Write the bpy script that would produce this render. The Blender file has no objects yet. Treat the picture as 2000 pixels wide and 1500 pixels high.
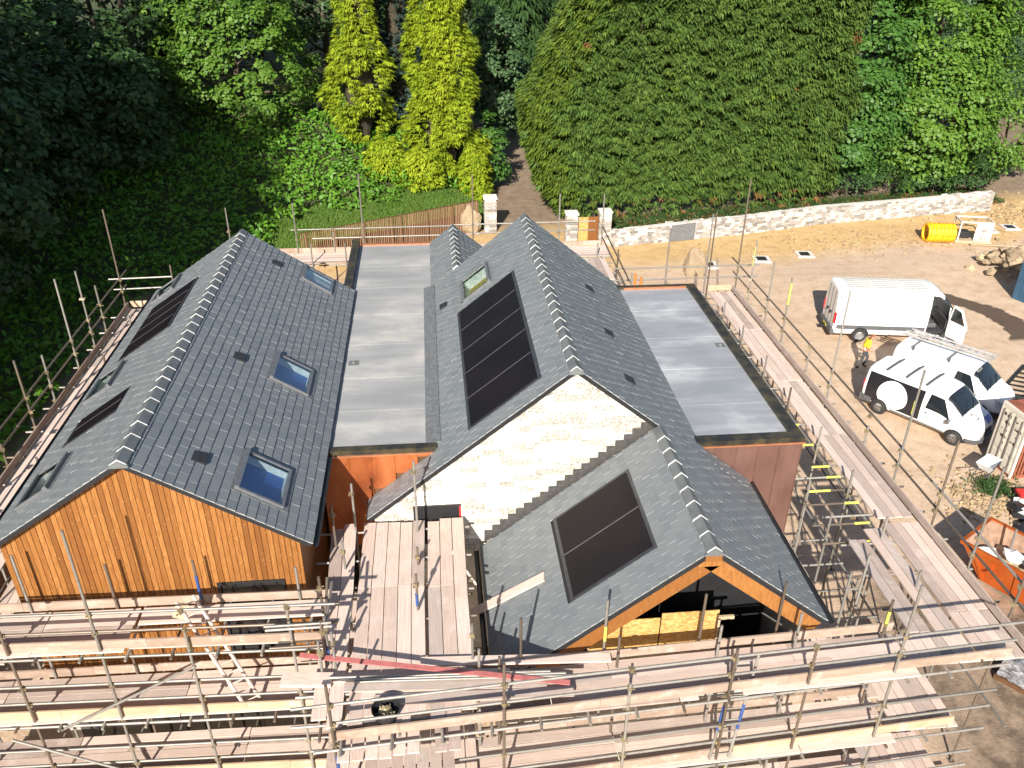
import bpy, bmesh, math, random
import numpy as np
from mathutils import Vector, Matrix, noise

rnd = random.Random(7)
nrg = np.random.default_rng(11)
SC = bpy.context.scene
COL = SC.collection
R = math.radians

# ------------------------------------------------------------------ camera
cam_d = bpy.data.cameras.new('camera')
cam = bpy.data.objects.new('camera', cam_d)
COL.objects.link(cam)
CAM_PITCH, CAM_YAW, CAM_ROLL = 0.5174, 0.1001, 0.0087
cam.location = (0.0, -16.9915, 18.3855)
_F = Vector((math.sin(CAM_YAW) * math.cos(CAM_PITCH), math.cos(CAM_YAW) * math.cos(CAM_PITCH), -math.sin(CAM_PITCH)))
_R = Vector((math.cos(CAM_YAW), -math.sin(CAM_YAW), 0))
_U = _R.cross(_F)
_R2 = _R * math.cos(CAM_ROLL) + _U * math.sin(CAM_ROLL)
_U2 = _U * math.cos(CAM_ROLL) - _R * math.sin(CAM_ROLL)
cam.rotation_euler = Matrix((_R2, _U2, -_F)).transposed().to_euler()
cam_d.sensor_width = 36.0
cam_d.lens = 1645.35 / 2000 * 36.0
cam_d.clip_start = 0.2
cam_d.clip_end = 2000
SC.camera = cam

# ------------------------------------------------------------------ sky, sun, exposure
SUN_EL, SHADOW_AZ = R(30), R(17)          # shadows fall towards +Y, 17 degrees to the right
w = bpy.data.worlds.new('World')
SC.world = w
w.use_nodes = True
wn = w.node_tree.nodes
sky = wn.new('ShaderNodeTexSky')
sky.sky_type = 'NISHITA'
sky.sun_disc = False
sky.sun_elevation = SUN_EL
sky.sun_rotation = R(180) + SHADOW_AZ
sky.air_density = 1.0
sky.dust_density = 1.0
wn['Background'].inputs['Strength'].default_value = 0.075
w.node_tree.links.new(sky.outputs['Color'], wn['Background'].inputs['Color'])
sun_d = bpy.data.lights.new('sun', 'SUN')
sun_d.energy = 5.0
sun_d.angle = R(0.53)
sun_d.color = (1.0, 0.94, 0.84)
sun = bpy.data.objects.new('sun', sun_d)
COL.objects.link(sun)
sun.location = (-30, -60, 60)
_sd = Vector((math.sin(SHADOW_AZ) * math.cos(SUN_EL), math.cos(SHADOW_AZ) * math.cos(SUN_EL), -math.sin(SUN_EL)))
sun.rotation_euler = _sd.to_track_quat('-Z', 'Y').to_euler()
SC.view_settings.view_transform = 'Standard'
SC.view_settings.look = 'None'
SC.view_settings.exposure = 1.0
SC.view_settings.gamma = 1.0
SC.view_settings.use_curve_mapping = False
SC.render.engine = 'CYCLES'
SC.cycles.max_bounces = 6
SC.cycles.transparent_max_bounces = 12
SC.cycles.use_denoising = True

# ------------------------------------------------------------------ helpers
def tag(o, label=None, cat=None, group=None, kind=None):
    if label: o['label'] = label
    if cat: o['category'] = cat
    if group: o['group'] = group
    if kind: o['kind'] = kind
    return o

def empty(name, loc=(0, 0, 0), rz=0.0, label=None, cat=None, group=None):
    o = bpy.data.objects.new(name, None)
    o.empty_display_size = 0.2
    COL.objects.link(o)
    o.location = loc
    o.rotation_euler = (0, 0, rz)
    return tag(o, label, cat, group)

def adopt(o, parent, world=True):
    """parent o; its coordinates are world ones (world) or the parent's own"""
    if parent is None: return o
    o.parent = parent
    if world:
        m = Matrix.Identity(4)
        p = parent
        while p is not None:
            m = (p.matrix_parent_inverse @ p.matrix_basis) @ m
            p = p.parent
        o.matrix_parent_inverse = m.inverted()
    return o

class MB:
    def __init__(self): self.v, self.f, self.m = [], [], []
    def add(self, vs, fs, mi=0):
        n = len(self.v)
        self.v.extend([tuple(p) for p in vs])
        for f in fs:
            self.f.append(tuple(i + n for i in f)); self.m.append(mi)
    def quad(self, a, b, c, d, mi=0): self.add([a, b, c, d], [(0, 1, 2, 3)], mi)
    def box(self, c, s, rot=None, mi=0):
        x, y, z = s[0] / 2, s[1] / 2, s[2] / 2
        vs = [Vector(p) for p in ((-x, -y, -z), (x, -y, -z), (x, y, -z), (-x, y, -z), (-x, -y, z), (x, -y, z), (x, y, z), (-x, y, z))]
        if rot is not None: vs = [rot @ p for p in vs]
        c = Vector(c)
        self.add([p + c for p in vs], [(0, 3, 2, 1), (4, 5, 6, 7), (0, 1, 5, 4), (1, 2, 6, 5), (2, 3, 7, 6), (3, 0, 4, 7)], mi)
    def bb(self, lo, hi, mi=0):
        self.box([(a + b) / 2 for a, b in zip(lo, hi)], [b - a for a, b in zip(lo, hi)], None, mi)
    def tube(self, p, q, r0, r1=None, n=8, cap=True, mi=0):
        p, q = Vector(p), Vector(q)
        r1 = r0 if r1 is None else r1
        d = (q - p).normalized()
        a = d.orthogonal().normalized(); b = d.cross(a)
        vs = []
        for c, r in ((p, r0), (q, r1)):
            for i in range(n):
                t = 2 * math.pi * i / n
                vs.append(c + (a * math.cos(t) + b * math.sin(t)) * r)
        fs = [(i, (i + 1) % n, n + (i + 1) % n, n + i) for i in range(n)]
        if cap: fs += [tuple(range(n - 1, -1, -1)), tuple(range(n, 2 * n))]
        self.add(vs, fs, mi)
    def prism(self, poly, d, mi=0):
        """closed prism: polygon (3-D points) pushed by vector d"""
        n = len(poly); d = Vector(d)
        vs = [Vector(p) for p in poly] + [Vector(p) + d for p in poly]
        fs = [tuple(range(n - 1, -1, -1)), tuple(range(n, 2 * n))] + [(i, (i + 1) % n, n + (i + 1) % n, n + i) for i in range(n)]
        self.add(vs, fs, mi)
    def mesh(self, name, mats, smooth=False):
        me = bpy.data.meshes.new(name)
        me.from_pydata(self.v, [], self.f)
        for m in (mats if isinstance(mats, (list, tuple)) else [mats]): me.materials.append(m)
        if any(self.m): me.polygons.foreach_set('material_index', self.m)
        if smooth: me.polygons.foreach_set('use_smooth', [True] * len(me.polygons))
        me.update()
        return me
    def build(self, name, mats, parent=None, world=True, smooth=False, bevel=0):
        me = self.mesh(name, mats, smooth)
        if bevel or smooth == 'fix':
            bm = bmesh.new(); bm.from_mesh(me)
            bmesh.ops.recalc_face_normals(bm, faces=bm.faces)
            if bevel: bmesh.ops.bevel(bm, geom=list(bm.edges), offset=bevel, segments=1, affect='EDGES', clamp_overlap=True)
            bm.to_mesh(me); bm.free()
        o = bpy.data.objects.new(name, me)
        COL.objects.link(o)
        return adopt(o, parent, world)

def inst(name, me, parent, mat4):
    o = bpy.data.objects.new(name, me)
    COL.objects.link(o)
    adopt(o, parent)
    o.matrix_basis = mat4
    return o

def frame_to(p, q, up=Vector((0, 0, 1))):
    p, q = Vector(p), Vector(q)
    x = (q - p).normalized()
    y = up.cross(x)
    if y.length < 1e-4: y = Vector((0, 1, 0))
    y.normalize(); z = x.cross(y)
    return Matrix((x, y, z)).transposed(), (q - p).length

_mesh_cache = {}
def unit_box(mat):
    k = ('box', mat.name)
    if k not in _mesh_cache:
        b = MB(); b.box((0, 0, 0), (1, 1, 1)); _mesh_cache[k] = b.mesh('board', mat)
    return _mesh_cache[k]
def unit_tube(mat):
    k = ('tube', mat.name)
    if k not in _mesh_cache:
        b = MB(); b.tube((-.5, 0, 0), (.5, 0, 0), 1, n=10); me = b.mesh('tube', mat)
        for p in me.polygons: p.use_smooth = len(p.vertices) == 4
        _mesh_cache[k] = me
    return _mesh_cache[k]

def bar(name, p, q, wd, th, mat, parent, up=Vector((0, 0, 1))):
    m3, L = frame_to(p, q, up)
    m = Matrix.Translation((Vector(p) + Vector(q)) / 2) @ m3.to_4x4() @ Matrix.Diagonal((L, wd, th, 1))
    return inst(name, unit_box(mat), parent, m)
def pipe(name, p, q, mat, parent, r=0.03):
    m3, L = frame_to(p, q)
    m = Matrix.Translation((Vector(p) + Vector(q)) / 2) @ m3.to_4x4() @ Matrix.Diagonal((L, r, r, 1))
    return inst(name, unit_tube(mat), parent, m)

# ------------------------------------------------------------------ materials
class NT:
    def __init__(self, name):
        self.m = bpy.data.materials.new(name); self.m.use_nodes = True
        self.t = self.m.node_tree; self.n = self.t.nodes; self.l = self.t.links
        self.b = self.n['Principled BSDF']
    def node(self, typ, **kw):
        nd = self.n.new(typ)
        for k, v in kw.items():
            if hasattr(nd, k): setattr(nd, k, v)
            else: nd.inputs[k].default_value = v
        return nd
    def link(self, a, b): self.l.new(a, b)
    def coord(self, kind='Object', scale=(1, 1, 1)):
        if kind == 'World':
            g = self.node('ShaderNodeNewGeometry'); src = g.outputs['Position']
        else:
            g = self.node('ShaderNodeTexCoord'); src = g.outputs[kind]
        mp = self.node('ShaderNodeMapping'); mp.inputs['Scale'].default_value = scale
        self.link(src, mp.inputs['Vector']); return mp.outputs['Vector']
    def noise(self, vec, scale, detail=4, rough=.55):
        nd = self.node('ShaderNodeTexNoise'); nd.inputs['Scale'].default_value = scale
        nd.inputs['Detail'].default_value = detail; nd.inputs['Roughness'].default_value = rough
        if vec is not None: self.link(vec, nd.inputs['Vector'])
        return nd.outputs['Fac']
    def ramp(self, fac, stops):
        nd = self.node('ShaderNodeValToRGB'); e = nd.color_ramp.elements
        while len(e) < len(stops): e.new(.5)
        for i, (p, c) in enumerate(stops):
            e[i].position = p; e[i].color = (*c, 1) if len(c) == 3 else c
        self.link(fac, nd.inputs['Fac']); return nd.outputs['Color']
    def mix(self, fac, a, b, mode='MIX'):
        nd = self.node('ShaderNodeMix', data_type='RGBA', blend_type=mode)
        for inp, v in ((nd.inputs[0], fac), (nd.inputs[6], a), (nd.inputs[7], b)):
            if isinstance(v, (int, float)): inp.default_value = v
            elif isinstance(v, tuple): inp.default_value = (*v, 1) if len(v) == 3 else v
            else: self.link(v, inp)
        return nd.outputs[2]
    def math(self, op, a, b=0.0, clamp=False):
        nd = self.node('ShaderNodeMath', operation=op, use_clamp=clamp)
        for inp, v in ((nd.inputs[0], a), (nd.inputs[1], b)):
            if isinstance(v, (int, float)): inp.default_value = v
            else: self.link(v, inp)
        return nd.outputs[0]
    def island(self): return self.node('ShaderNodeNewGeometry').outputs['Random Per Island']
    def rid(self):
        return self.math('FRACT', self.math('ADD', self.math('MULTIPLY', self.orand(), 7.31), self.math('MULTIPLY', self.island(), 5.17)))
    def orand(self): return self.node('ShaderNodeObjectInfo').outputs['Random']
    def bump(self, h, strength=.4, dist=.02):
        nd = self.node('ShaderNodeBump'); nd.inputs['Strength'].default_value = strength; nd.inputs['Distance'].default_value = dist
        self.link(h, nd.inputs['Height']); self.link(nd.outputs['Normal'], self.b.inputs['Normal'])
    def done(self, col=None, rough=.7, metal=0.0, spec=.5):
        if col is not None:
            if isinstance(col, tuple): self.b.inputs['Base Color'].default_value = (*col, 1)
            else: self.link(col, self.b.inputs['Base Color'])
        if isinstance(rough, (int, float)): self.b.inputs['Roughness'].default_value = rough
        else: self.link(rough, self.b.inputs['Roughness'])
        self.b.inputs['Metallic'].default_value = metal
        self.b.inputs['Specular IOR Level'].default_value = spec
        return self.m

def vary(c, k): return tuple(min(1, x * k) for x in c)
def simple(name, c, rough=.6, metal=0.0, spec=.5, amt=.18, scale=6.0):
    """paint / plastic / metal with faint uneven wear"""
    t = NT(name); v = t.coord('World')
    n = t.noise(v, scale, 5)
    col = t.ramp(n, [(.3, vary(c, 1 - amt)), (.7, vary(c, 1 + amt))])
    return t.done(col, rough, metal, spec)

def slate_mat(name, k=1.0):
    t = NT(name); v = t.coord('World')
    isl = t.rid()
    base = t.ramp(isl, [(0, vary((.122, .138, .150), k)), (.35, vary((.142, .158, .169), k)), (.7, vary((.160, .174, .182), k)), (1, vary((.132, .150, .165), k))])
    n1 = t.noise(v, 1.1, 4); n2 = t.noise(t.coord('World', (1, 1, 1)), 34, 4)
    c = t.mix(t.math('MULTIPLY', n2, .35), base, (.185, .195, .20))
    c = t.mix(t.ramp(n1, [(.52, (0, 0, 0)), (.75, (.35, .35, .35))]), c, (.20, .205, .20))
    t.bump(n2, .25, .01)
    return t.done(c, .52, 0, .45)
M = {}
M['slate'] = slate_mat('slate')
M['slate_edge'] = simple('slate_edge', (.33, .34, .345), .7)
M['ridge_tile'] = simple('ridge_tile', (.115, .125, .13), .55, amt=.2, scale=3)
M['mortar'] = simple('mortar', (.58, .575, .56), .9)
M['underlay'] = simple('underlay', (.012, .012, .013), .9)
M['lead_dark'] = simple('aged_lead', (.055, .052, .05), .6, amt=.3, scale=9)
M['lead'] = simple('lead', (.13, .135, .14), .5, amt=.3, scale=9)

def timber_mat():
    t = NT('stained_cladding'); isl = t.orand()
    v = t.coord('World', (1, 1, .12))
    g = t.noise(v, 26, 5, .6)
    c = t.ramp(isl, [(0, (.165, .062, .015)), (.5, (.25, .102, .025)), (1, (.34, .15, .043))])
    c = t.mix(t.ramp(g, [(.4, (0, 0, 0)), (.65, (.55, .55, .55))]), c, (.14, .046, .009))
    vo = t.node('ShaderNodeTexVoronoi'); vo.inputs['Scale'].default_value = 7.5
    mp = t.node('ShaderNodeMapping'); mp.inputs['Scale'].default_value = (1.5, 1, .8)
    g2 = t.node('ShaderNodeNewGeometry')
    off = t.node('ShaderNodeVectorMath', operation='ADD'); t.link(g2.outputs['Position'], off.inputs[0])
    cmb = t.node('ShaderNodeCombineXYZ'); t.link(t.math('MULTIPLY', isl, 37.0), cmb.inputs['Z']); t.link(cmb.outputs[0], off.inputs[1])
    t.link(off.outputs[0], mp.inputs['Vector']); t.link(mp.outputs[0], vo.inputs['Vector'])
    knot = t.ramp(vo.outputs['Distance'], [(.0, (1, 1, 1)), (.10, (.6, .6, .6)), (.20, (0, 0, 0))])
    n3 = t.noise(t.coord('World'), 22, 2)
    knot2 = t.math('MULTIPLY', knot, t.math('GREATER_THAN', n3, .44))
    c = t.mix(t.math('MULTIPLY', knot2, .55), c, (.52, .31, .12))
    t.bump(g, .3, .01)
    return t.done(c, .55, 0, .35)
M['timber'] = timber_mat()
M['timber_dark'] = simple('timber_dark', (.10, .045, .018), .7)

def board_mat(name, a, b, c2):
    t = NT(name); r = t.orand()
    v = t.coord('Object', (3, 9, 1))
    off = t.node('ShaderNodeVectorMath', operation='ADD'); t.link(v, off.inputs[0])
    cb = t.node('ShaderNodeCombineXYZ'); t.link(t.math('MULTIPLY', r, 91.0), cb.inputs['X']); t.link(t.math('MULTIPLY', r, 53.0), cb.inputs['Y']); t.link(cb.outputs[0], off.inputs[1])
    g = t.noise(off.outputs[0], 1.6, 7, .65)
    c = t.ramp(r, [(0, a), (.5, b), (1, c2)])
    c = t.mix(t.ramp(g, [(.35, (.5, .5, .5)), (.62, (0, 0, 0))]), c, vary(a, .55))
    g2 = t.noise(t.coord('World'), 2.2, 6, .7)
    c = t.mix(t.ramp(g2, [(.52, (0, 0, 0)), (.75, (.5, .5, .5))]), c, (.62, .54, .49))
    t.bump(g, .25, .01)
    return t.done(c, .85, 0, .2)
M['board'] = board_mat('scaffold_board', (.50, .385, .325), (.66, .525, .45), (.60, .49, .43))
M['toe'] = board_mat('toe_board_timber', (.30, .215, .165), (.39, .285, .22), (.36, .27, .215))
M['board_grey'] = board_mat('weathered_board', (.38, .295, .255), (.46, .37, .32), (.42, .35, .315))
M['board_new'] = board_mat('new_board', (.44, .325, .215), (.50, .375, .25), (.42, .305, .20))

def steel_mat(name, c, rust):
    t = NT(name); r = t.orand(); v = t.coord('World')
    n = t.noise(v, 7, 5, .7)
    col = t.ramp(r, [(0, vary(c, .75)), (1, vary(c, 1.2))])
    col = t.mix(t.ramp(n, [(.5, (0, 0, 0)), (.72, (rust, rust, rust))]), col, (.16, .10, .06))
    return t.done(col, .45, .35, .5)
M['steel'] = steel_mat('galvanised_tube', (.27, .255, .23), .6)
M['steel_rusty'] = steel_mat('old_tube', (.15, .12, .095), .9)
M['coupler'] = steel_mat('coupler', (.27, .22, .13), .8)
M['yellow_band'] = simple('yellow_band', (.60, .58, .10), .6)
M['blue_band'] = simple('blue_band', (.03, .07, .22), .5)

def stone_mat(name, light, tones, dark):
    t = NT(name); isl = t.rid()
    c = t.ramp(isl, [(0, tones[0]), (.45, tones[1]), (.8, tones[2]), (1, light)])
    v = t.coord('World'); n = t.noise(v, 26, 6, .7); n2 = t.noise(v, 5, 3)
    o2 = t.math('FRACT', t.math('MULTIPLY', isl, 17.31))
    sel = t.math('GREATER_THAN', o2, .60)
    sp = t.ramp(n, [(.43, (0, 0, 0)), (.52, (1, 1, 1))])
    c = t.mix(t.math('MULTIPLY', t.math('MULTIPLY', sp, sel), .8 if name != 'gable_stone' else .78), c, dark)
    c = t.mix(t.math('MULTIPLY', n2, .3), c, light)
    t.bump(n, .5, .02)
    return t.done(c, .9, 0, .2)
M['gable_stone'] = stone_mat('gable_stone', (.66, .62, .55), ((.54, .49, .41), (.60, .555, .475), (.64, .595, .52)), (.055, .047, .042))
M['gable_mortar'] = simple('gable_mortar', (.64, .60, .53), .95)
M['wall_stone'] = stone_mat('wall_stone', (.58, .53, .48), ((.15, .135, .12), (.45, .405, .365), (.53, .48, .435)), (.055, .05, .045))
M['wall_mortar'] = simple('wall_mortar', (.55, .50, .45), .95)

def membrane_mat(name, c, stain):
    t = NT(name); v = t.coord('World')
    n = t.noise(t.coord('World', (.55, 1.0, 1)), .75, 5, .6); n2 = t.noise(v, 9, 5, .7)
    n3 = t.noise(t.coord('World', (.25, 2.2, 1)), 1.4, 4, .6)
    col = t.ramp(n, [(.33, vary(c, .84)), (.5, c), (.68, stain)])
    col = t.mix(t.ramp(n3, [(.5, (0, 0, 0)), (.72, (.30, .30, .30))]), col, vary(stain, 1.05))
    col = t.mix(t.math('MULTIPLY', n2, .22), col, vary(c, .7))
    return t.done(col, t.math('ADD', t.math('MULTIPLY', n, .35), .35), 0, .5)
M['membrane'] = membrane_mat('flat_roof_membrane', (.30, .30, .30), (.45, .43, .395))
M['membrane_blue'] = membrane_mat('flat_roof_membrane_grey', (.265, .278, .30), (.45, .455, .46))
def capping_mat():
    t = NT('parapet_capping'); v = t.coord('World'); n = t.noise(v, 2.4, 4, .6)
    c = t.ramp(n, [(.42, (.035, .032, .028)), (.6, (.085, .07, .038)), (.75, (.16, .12, .045))])
    return t.done(c, .4, .4, .5)
M['capping'] = capping_mat()
def copper_mat(name, a, b, c):
    t = NT(name); v = t.coord('World'); n = t.noise(t.coord('World', (1, 1, .5)), 1.6, 5, .65); r = t.orand()
    col = t.ramp(n, [(.3, a), (.5, b), (.7, c)])
    col = t.mix(t.math('MULTIPLY', r, .35), col, a)
    return t.done(col, .42, .55, .5)
M['copper_bright'] = copper_mat('copper_bright', (.25, .065, .022), (.50, .15, .05), (.62, .22, .08))
M['copper_dull'] = copper_mat('copper_dull', (.19, .100, .080), (.235, .130, .105), (.27, .155, .128))
M['copper_edge'] = simple('copper_edge', (.55, .23, .12), .35, .6)

def solar_mat():
    t = NT('solar_glass'); v = t.coord('World'); n = t.noise(v, .9, 3)
    c = t.ramp(n, [(.3, (.006, .005, .007)), (.7, (.011, .008, .010))])
    return t.done(c, .45, 0, .18)
M['solar'] = solar_mat()
M['solar_frame'] = simple('solar_frame', (.07, .072, .08), .4, .5)
M['frame_grey'] = simple('window_frame_grey', (.16, .165, .175), .4, .3)
def glass_mat(name, tint, mixv):
    t = NT(name)
    tr = t.node('ShaderNodeBsdfTransparent'); tr.inputs['Color'].default_value = (*tint, 1)
    gl = t.node('ShaderNodeBsdfGlossy'); gl.inputs['Roughness'].default_value = .02
    lw = t.node('ShaderNodeLayerWeight'); lw.inputs['Blend'].default_value = .5
    fr = t.math('MULTIPLY', t.math('POWER', lw.outputs['Facing'], 3.5), .7)
    ms = t.node('ShaderNodeMixShader')
    t.link(t.math('ADD', fr, mixv, True), ms.inputs[0]); t.link(tr.outputs[0], ms.inputs[1]); t.link(gl.outputs[0], ms.inputs[2])
    t.link(ms.outputs[0], t.n['Material Output'].inputs['Surface'])
    return t.m
M['glass'] = glass_mat('skylight_glass', (.80, .86, .88), .06)
M['vehicle_glass'] = simple('vehicle_glass', (.012, .016, .02), .06, 0, .8)
M['dark_glass'] = simple('dark_glass', (.012, .013, .015), .08, 0, .5)
M['lining_sky_blue'] = simple('sky_blue_lining', (.035, .12, .42), .5, amt=.1)  # blue of the reflected sky painted onto the skylight lining
M['reveal'] = simple('plaster_reveal', (.72, .70, .66), .9)
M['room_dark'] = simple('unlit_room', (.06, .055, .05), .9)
M['ochre_board'] = simple('ochre_lining', (.46, .33, .08), .8)
M['black'] = simple('black_plastic', (.016, .016, .018), .5)
M['vent'] = simple('vent_slate', (.02, .021, .024), .6)

def osb_mat():
    t = NT('strand_board')
    v = t.node('ShaderNodeTexVoronoi'); v.inputs['Scale'].default_value = 16
    t.link(t.coord('World', (1, 1, 2.2)), v.inputs['Vector'])
    sep = t.node('ShaderNodeSeparateColor'); t.link(v.outputs['Color'], sep.inputs[0])
    c = t.ramp(sep.outputs[0], [(0, (.34, .17, .05)), (.5, (.46, .26, .085)), (1, (.56, .35, .14))])
    return t.done(c, .8, 0, .2)
M['osb'] = osb_mat()
# ------------------------------------------------------------------ ground
FENCE = [(3.2, 35.2), (-7.6, 29.6), (-13.6, 23.0), (-13.6, -30.0)]
def bank(x, y):
    """height of the wooded bank behind and left of the boundary fence; 0 in the yard"""
    best = 1e9; side = 0
    for (ax, ay), (bx, by) in zip(FENCE[:-1], FENCE[1:]):
        dx, dy = bx - ax, by - ay
        t = max(0, min(1, ((x - ax) * dx + (y - ay) * dy) / (dx * dx + dy * dy)))
        px, py = ax + t * dx, ay + t * dy
        d = math.hypot(x - px, y - py)
        if d < best:
            best = d; side = dx * (y - ay) - dy * (x - ax)
    if side > 0: return 0.0
    h = min(6.0, max(0, best - .4) * .28)
    if y > 30: h *= max(0, min(1, (3.7 - x) / 3.0))
    return h
def gz(x, y):
    h = bank(x, y)
    n = noise.noise(Vector((x * .22, y * .22, 3.1))) * .10 + noise.noise(Vector((x * .8, y * .8, 9.0))) * .03
    if -16 < x < 16 and -9 < y < 19: n *= .3
    return h + n * (1 if h < .2 else 3) + (max(0, y - 42) * .02 if x > 3 else 0)
def axis(a, b, fine0, fine1, fs, cs):
    out = []; x = a
    while x < b:
        out.append(x); x += fs if fine0 <= x < fine1 else cs
    out.append(b); return out
gx = axis(-120, 150, -20, 48, .8, 5.0); gy = axis(-60, 260, -10, 52, .8, 6.0)
vs = [(x, y, gz(x, y)) for y in gy for x in gx]
nx = len(gx)
fs = [(j * nx + i, j * nx + i + 1, (j + 1) * nx + i + 1, (j + 1) * nx + i) for j in range(len(gy) - 1) for i in range(nx - 1)]
def ground_mat():
    t = NT('yard_earth'); v = t.coord('World')
    n1 = t.noise(v, .16, 5, .6); n2 = t.noise(v, 1.3, 6, .65); n3 = t.noise(v, 9, 5, .7); n4 = t.noise(v, 38, 3, .6)
    sep = t.node('ShaderNodeSeparateXYZ'); t.link(t.node('ShaderNodeNewGeometry').outputs['Position'], sep.inputs[0])
    X, Y, Z = sep.outputs
    earth = t.ramp(n2, [(.28, (.39, .275, .188)), (.5, (.51, .375, .265)), (.72, (.58, .44, .325))])
    ochre = t.ramp(n2, [(.28, (.40, .255, .105)), (.5, (.52, .345, .155)), (.72, (.57, .40, .20))])
    # the ochre sub-base along the stone wall
    band = t.math('SUBTRACT', t.math('SUBTRACT', Y, t.math('MULTIPLY', X, .10)), 26.4)
    band = t.math('ADD', t.math('MULTIPLY', band, .45), t.math('MULTIPLY', t.math('SUBTRACT', n1, .5), 3.0), True)
    c = t.mix(band, earth, ochre)
    # greyish compacted strip
    s = t.math('ABSOLUTE', t.math('SUBTRACT', t.math('SUBTRACT', Y, t.math('MULTIPLY', X, .12)), 24.2))
    s = t.math('SUBTRACT', 1.0, t.math('MULTIPLY', s, .55), True)
    c = t.mix(t.math('MULTIPLY', s, t.ramp(n2, [(.4, (0, 0, 0)), (.6, (.5, .5, .5))])), c, (.42, .325, .255))
    c = t.mix(t.ramp(n3, [(.50, (0, 0, 0)), (.72, (.6, .6, .6))]), c, (.26, .17, .105))
    c = t.mix(t.ramp(n4, [(.58, (0, 0, 0)), (.72, (.5, .5, .5))]), c, (.62, .50, .37))
    rut = t.node('ShaderNodeMapping'); rut.inputs['Rotation'].default_value = (0, 0, R(25)); rut.inputs['Scale'].default_value = (.10, 2.2, 1)
    t.link(t.node('ShaderNodeNewGeometry').outputs['Position'], rut.inputs['Vector'])
    nr = t.noise(rut.outputs['Vector'], 1.0, 3, .5)
    c = t.mix(t.ramp(nr, [(.56, (0, 0, 0)), (.66, (.20, .20, .20))]), c, (.33, .235, .16))
    # wet run of spilt water beside the vans: a curved stain
    d1 = t.math('SUBTRACT', X, t.math('SUBTRACT', 29.35, t.math('MULTIPLY', t.math('POWER', t.math('ABSOLUTE', t.math('SUBTRACT', Y, 19.3)), 1.9), .17)))
    d1 = t.math('ADD', t.math('ABSOLUTE', d1), t.math('MULTIPLY', t.math('SUBTRACT', n2, .5), 1.1))
    wet = t.math('MULTIPLY', t.math('SUBTRACT', .85, d1), 8.0, True)
    yy = t.math('MULTIPLY', t.math('MULTIPLY', t.math('SUBTRACT', 23.9, Y), 3.0, True), t.math('MULTIPLY', t.math('SUBTRACT', Y, 17.3), 3.0, True))
    wet = t.math('MULTIPLY', wet, yy)
    c = t.mix(t.math('MULTIPLY', wet, .9), c, (.055, .036, .026))
    # rough earth at the front right, its shade painted in as darker brown
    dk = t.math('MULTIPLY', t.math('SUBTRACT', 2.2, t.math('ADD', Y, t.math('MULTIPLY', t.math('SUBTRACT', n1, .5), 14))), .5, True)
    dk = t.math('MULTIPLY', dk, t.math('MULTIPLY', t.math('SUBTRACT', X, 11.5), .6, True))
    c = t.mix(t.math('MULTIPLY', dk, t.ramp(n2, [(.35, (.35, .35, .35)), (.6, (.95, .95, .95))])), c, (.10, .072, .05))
    # lane and woodland floor
    wood = t.math('MULTIPLY', t.math('SUBTRACT', Z, .25), 2.5, True)
    far = t.math('MULTIPLY', t.math('SUBTRACT', t.math('SUBTRACT', Y, t.math('MULTIPLY', X, .12)), 33.4), .35, True)
    c = t.mix(far, c, t.ramp(n2, [(.3, (.16, .115, .078)), (.7, (.27, .20, .14))]))
    c = t.mix(wood, c, t.ramp(n3, [(.3, (.05, .045, .02)), (.7, (.06, .09, .025))]))
    t.bump(t.math('ADD', n3, t.math('MULTIPLY', n4, .4)), .5, .05)
    rg = t.math('SUBTRACT', .92, t.math('MULTIPLY', wet, .2))
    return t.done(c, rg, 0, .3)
M['ground'] = ground_mat()
me = bpy.data.meshes.new('ground'); me.from_pydata(vs, [], fs); me.materials.append(M['ground'])
me.polygons.foreach_set('use_smooth', [True] * len(me.polygons))
ground = bpy.data.objects.new('ground', me); COL.objects.link(ground); tag(ground, kind='structure')
# ------------------------------------------------------------------ the house
M['solar_rail'] = simple('solar_rail', (.11, .105, .11), .45, .4)
house = empty('house', (0, 4, 0), 0, 'new house with several slate gables and two flat roofs, wrapped in scaffolding', 'house')

# roof planes ------------------------------------------------------
def pane_frame(xr, zr, t, side, ya, yb):
    """point at distance s down the slope and y along it, h above the plane"""
    k = 1 / math.sqrt(1 + t * t)
    def P(s, y, h=0.0):
        return Vector((xr + side * s * k + side * t * k * h, y, zr - t * s * k + k * h))
    return P
SLATE_BIG = []      # candidates for single slates

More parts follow.
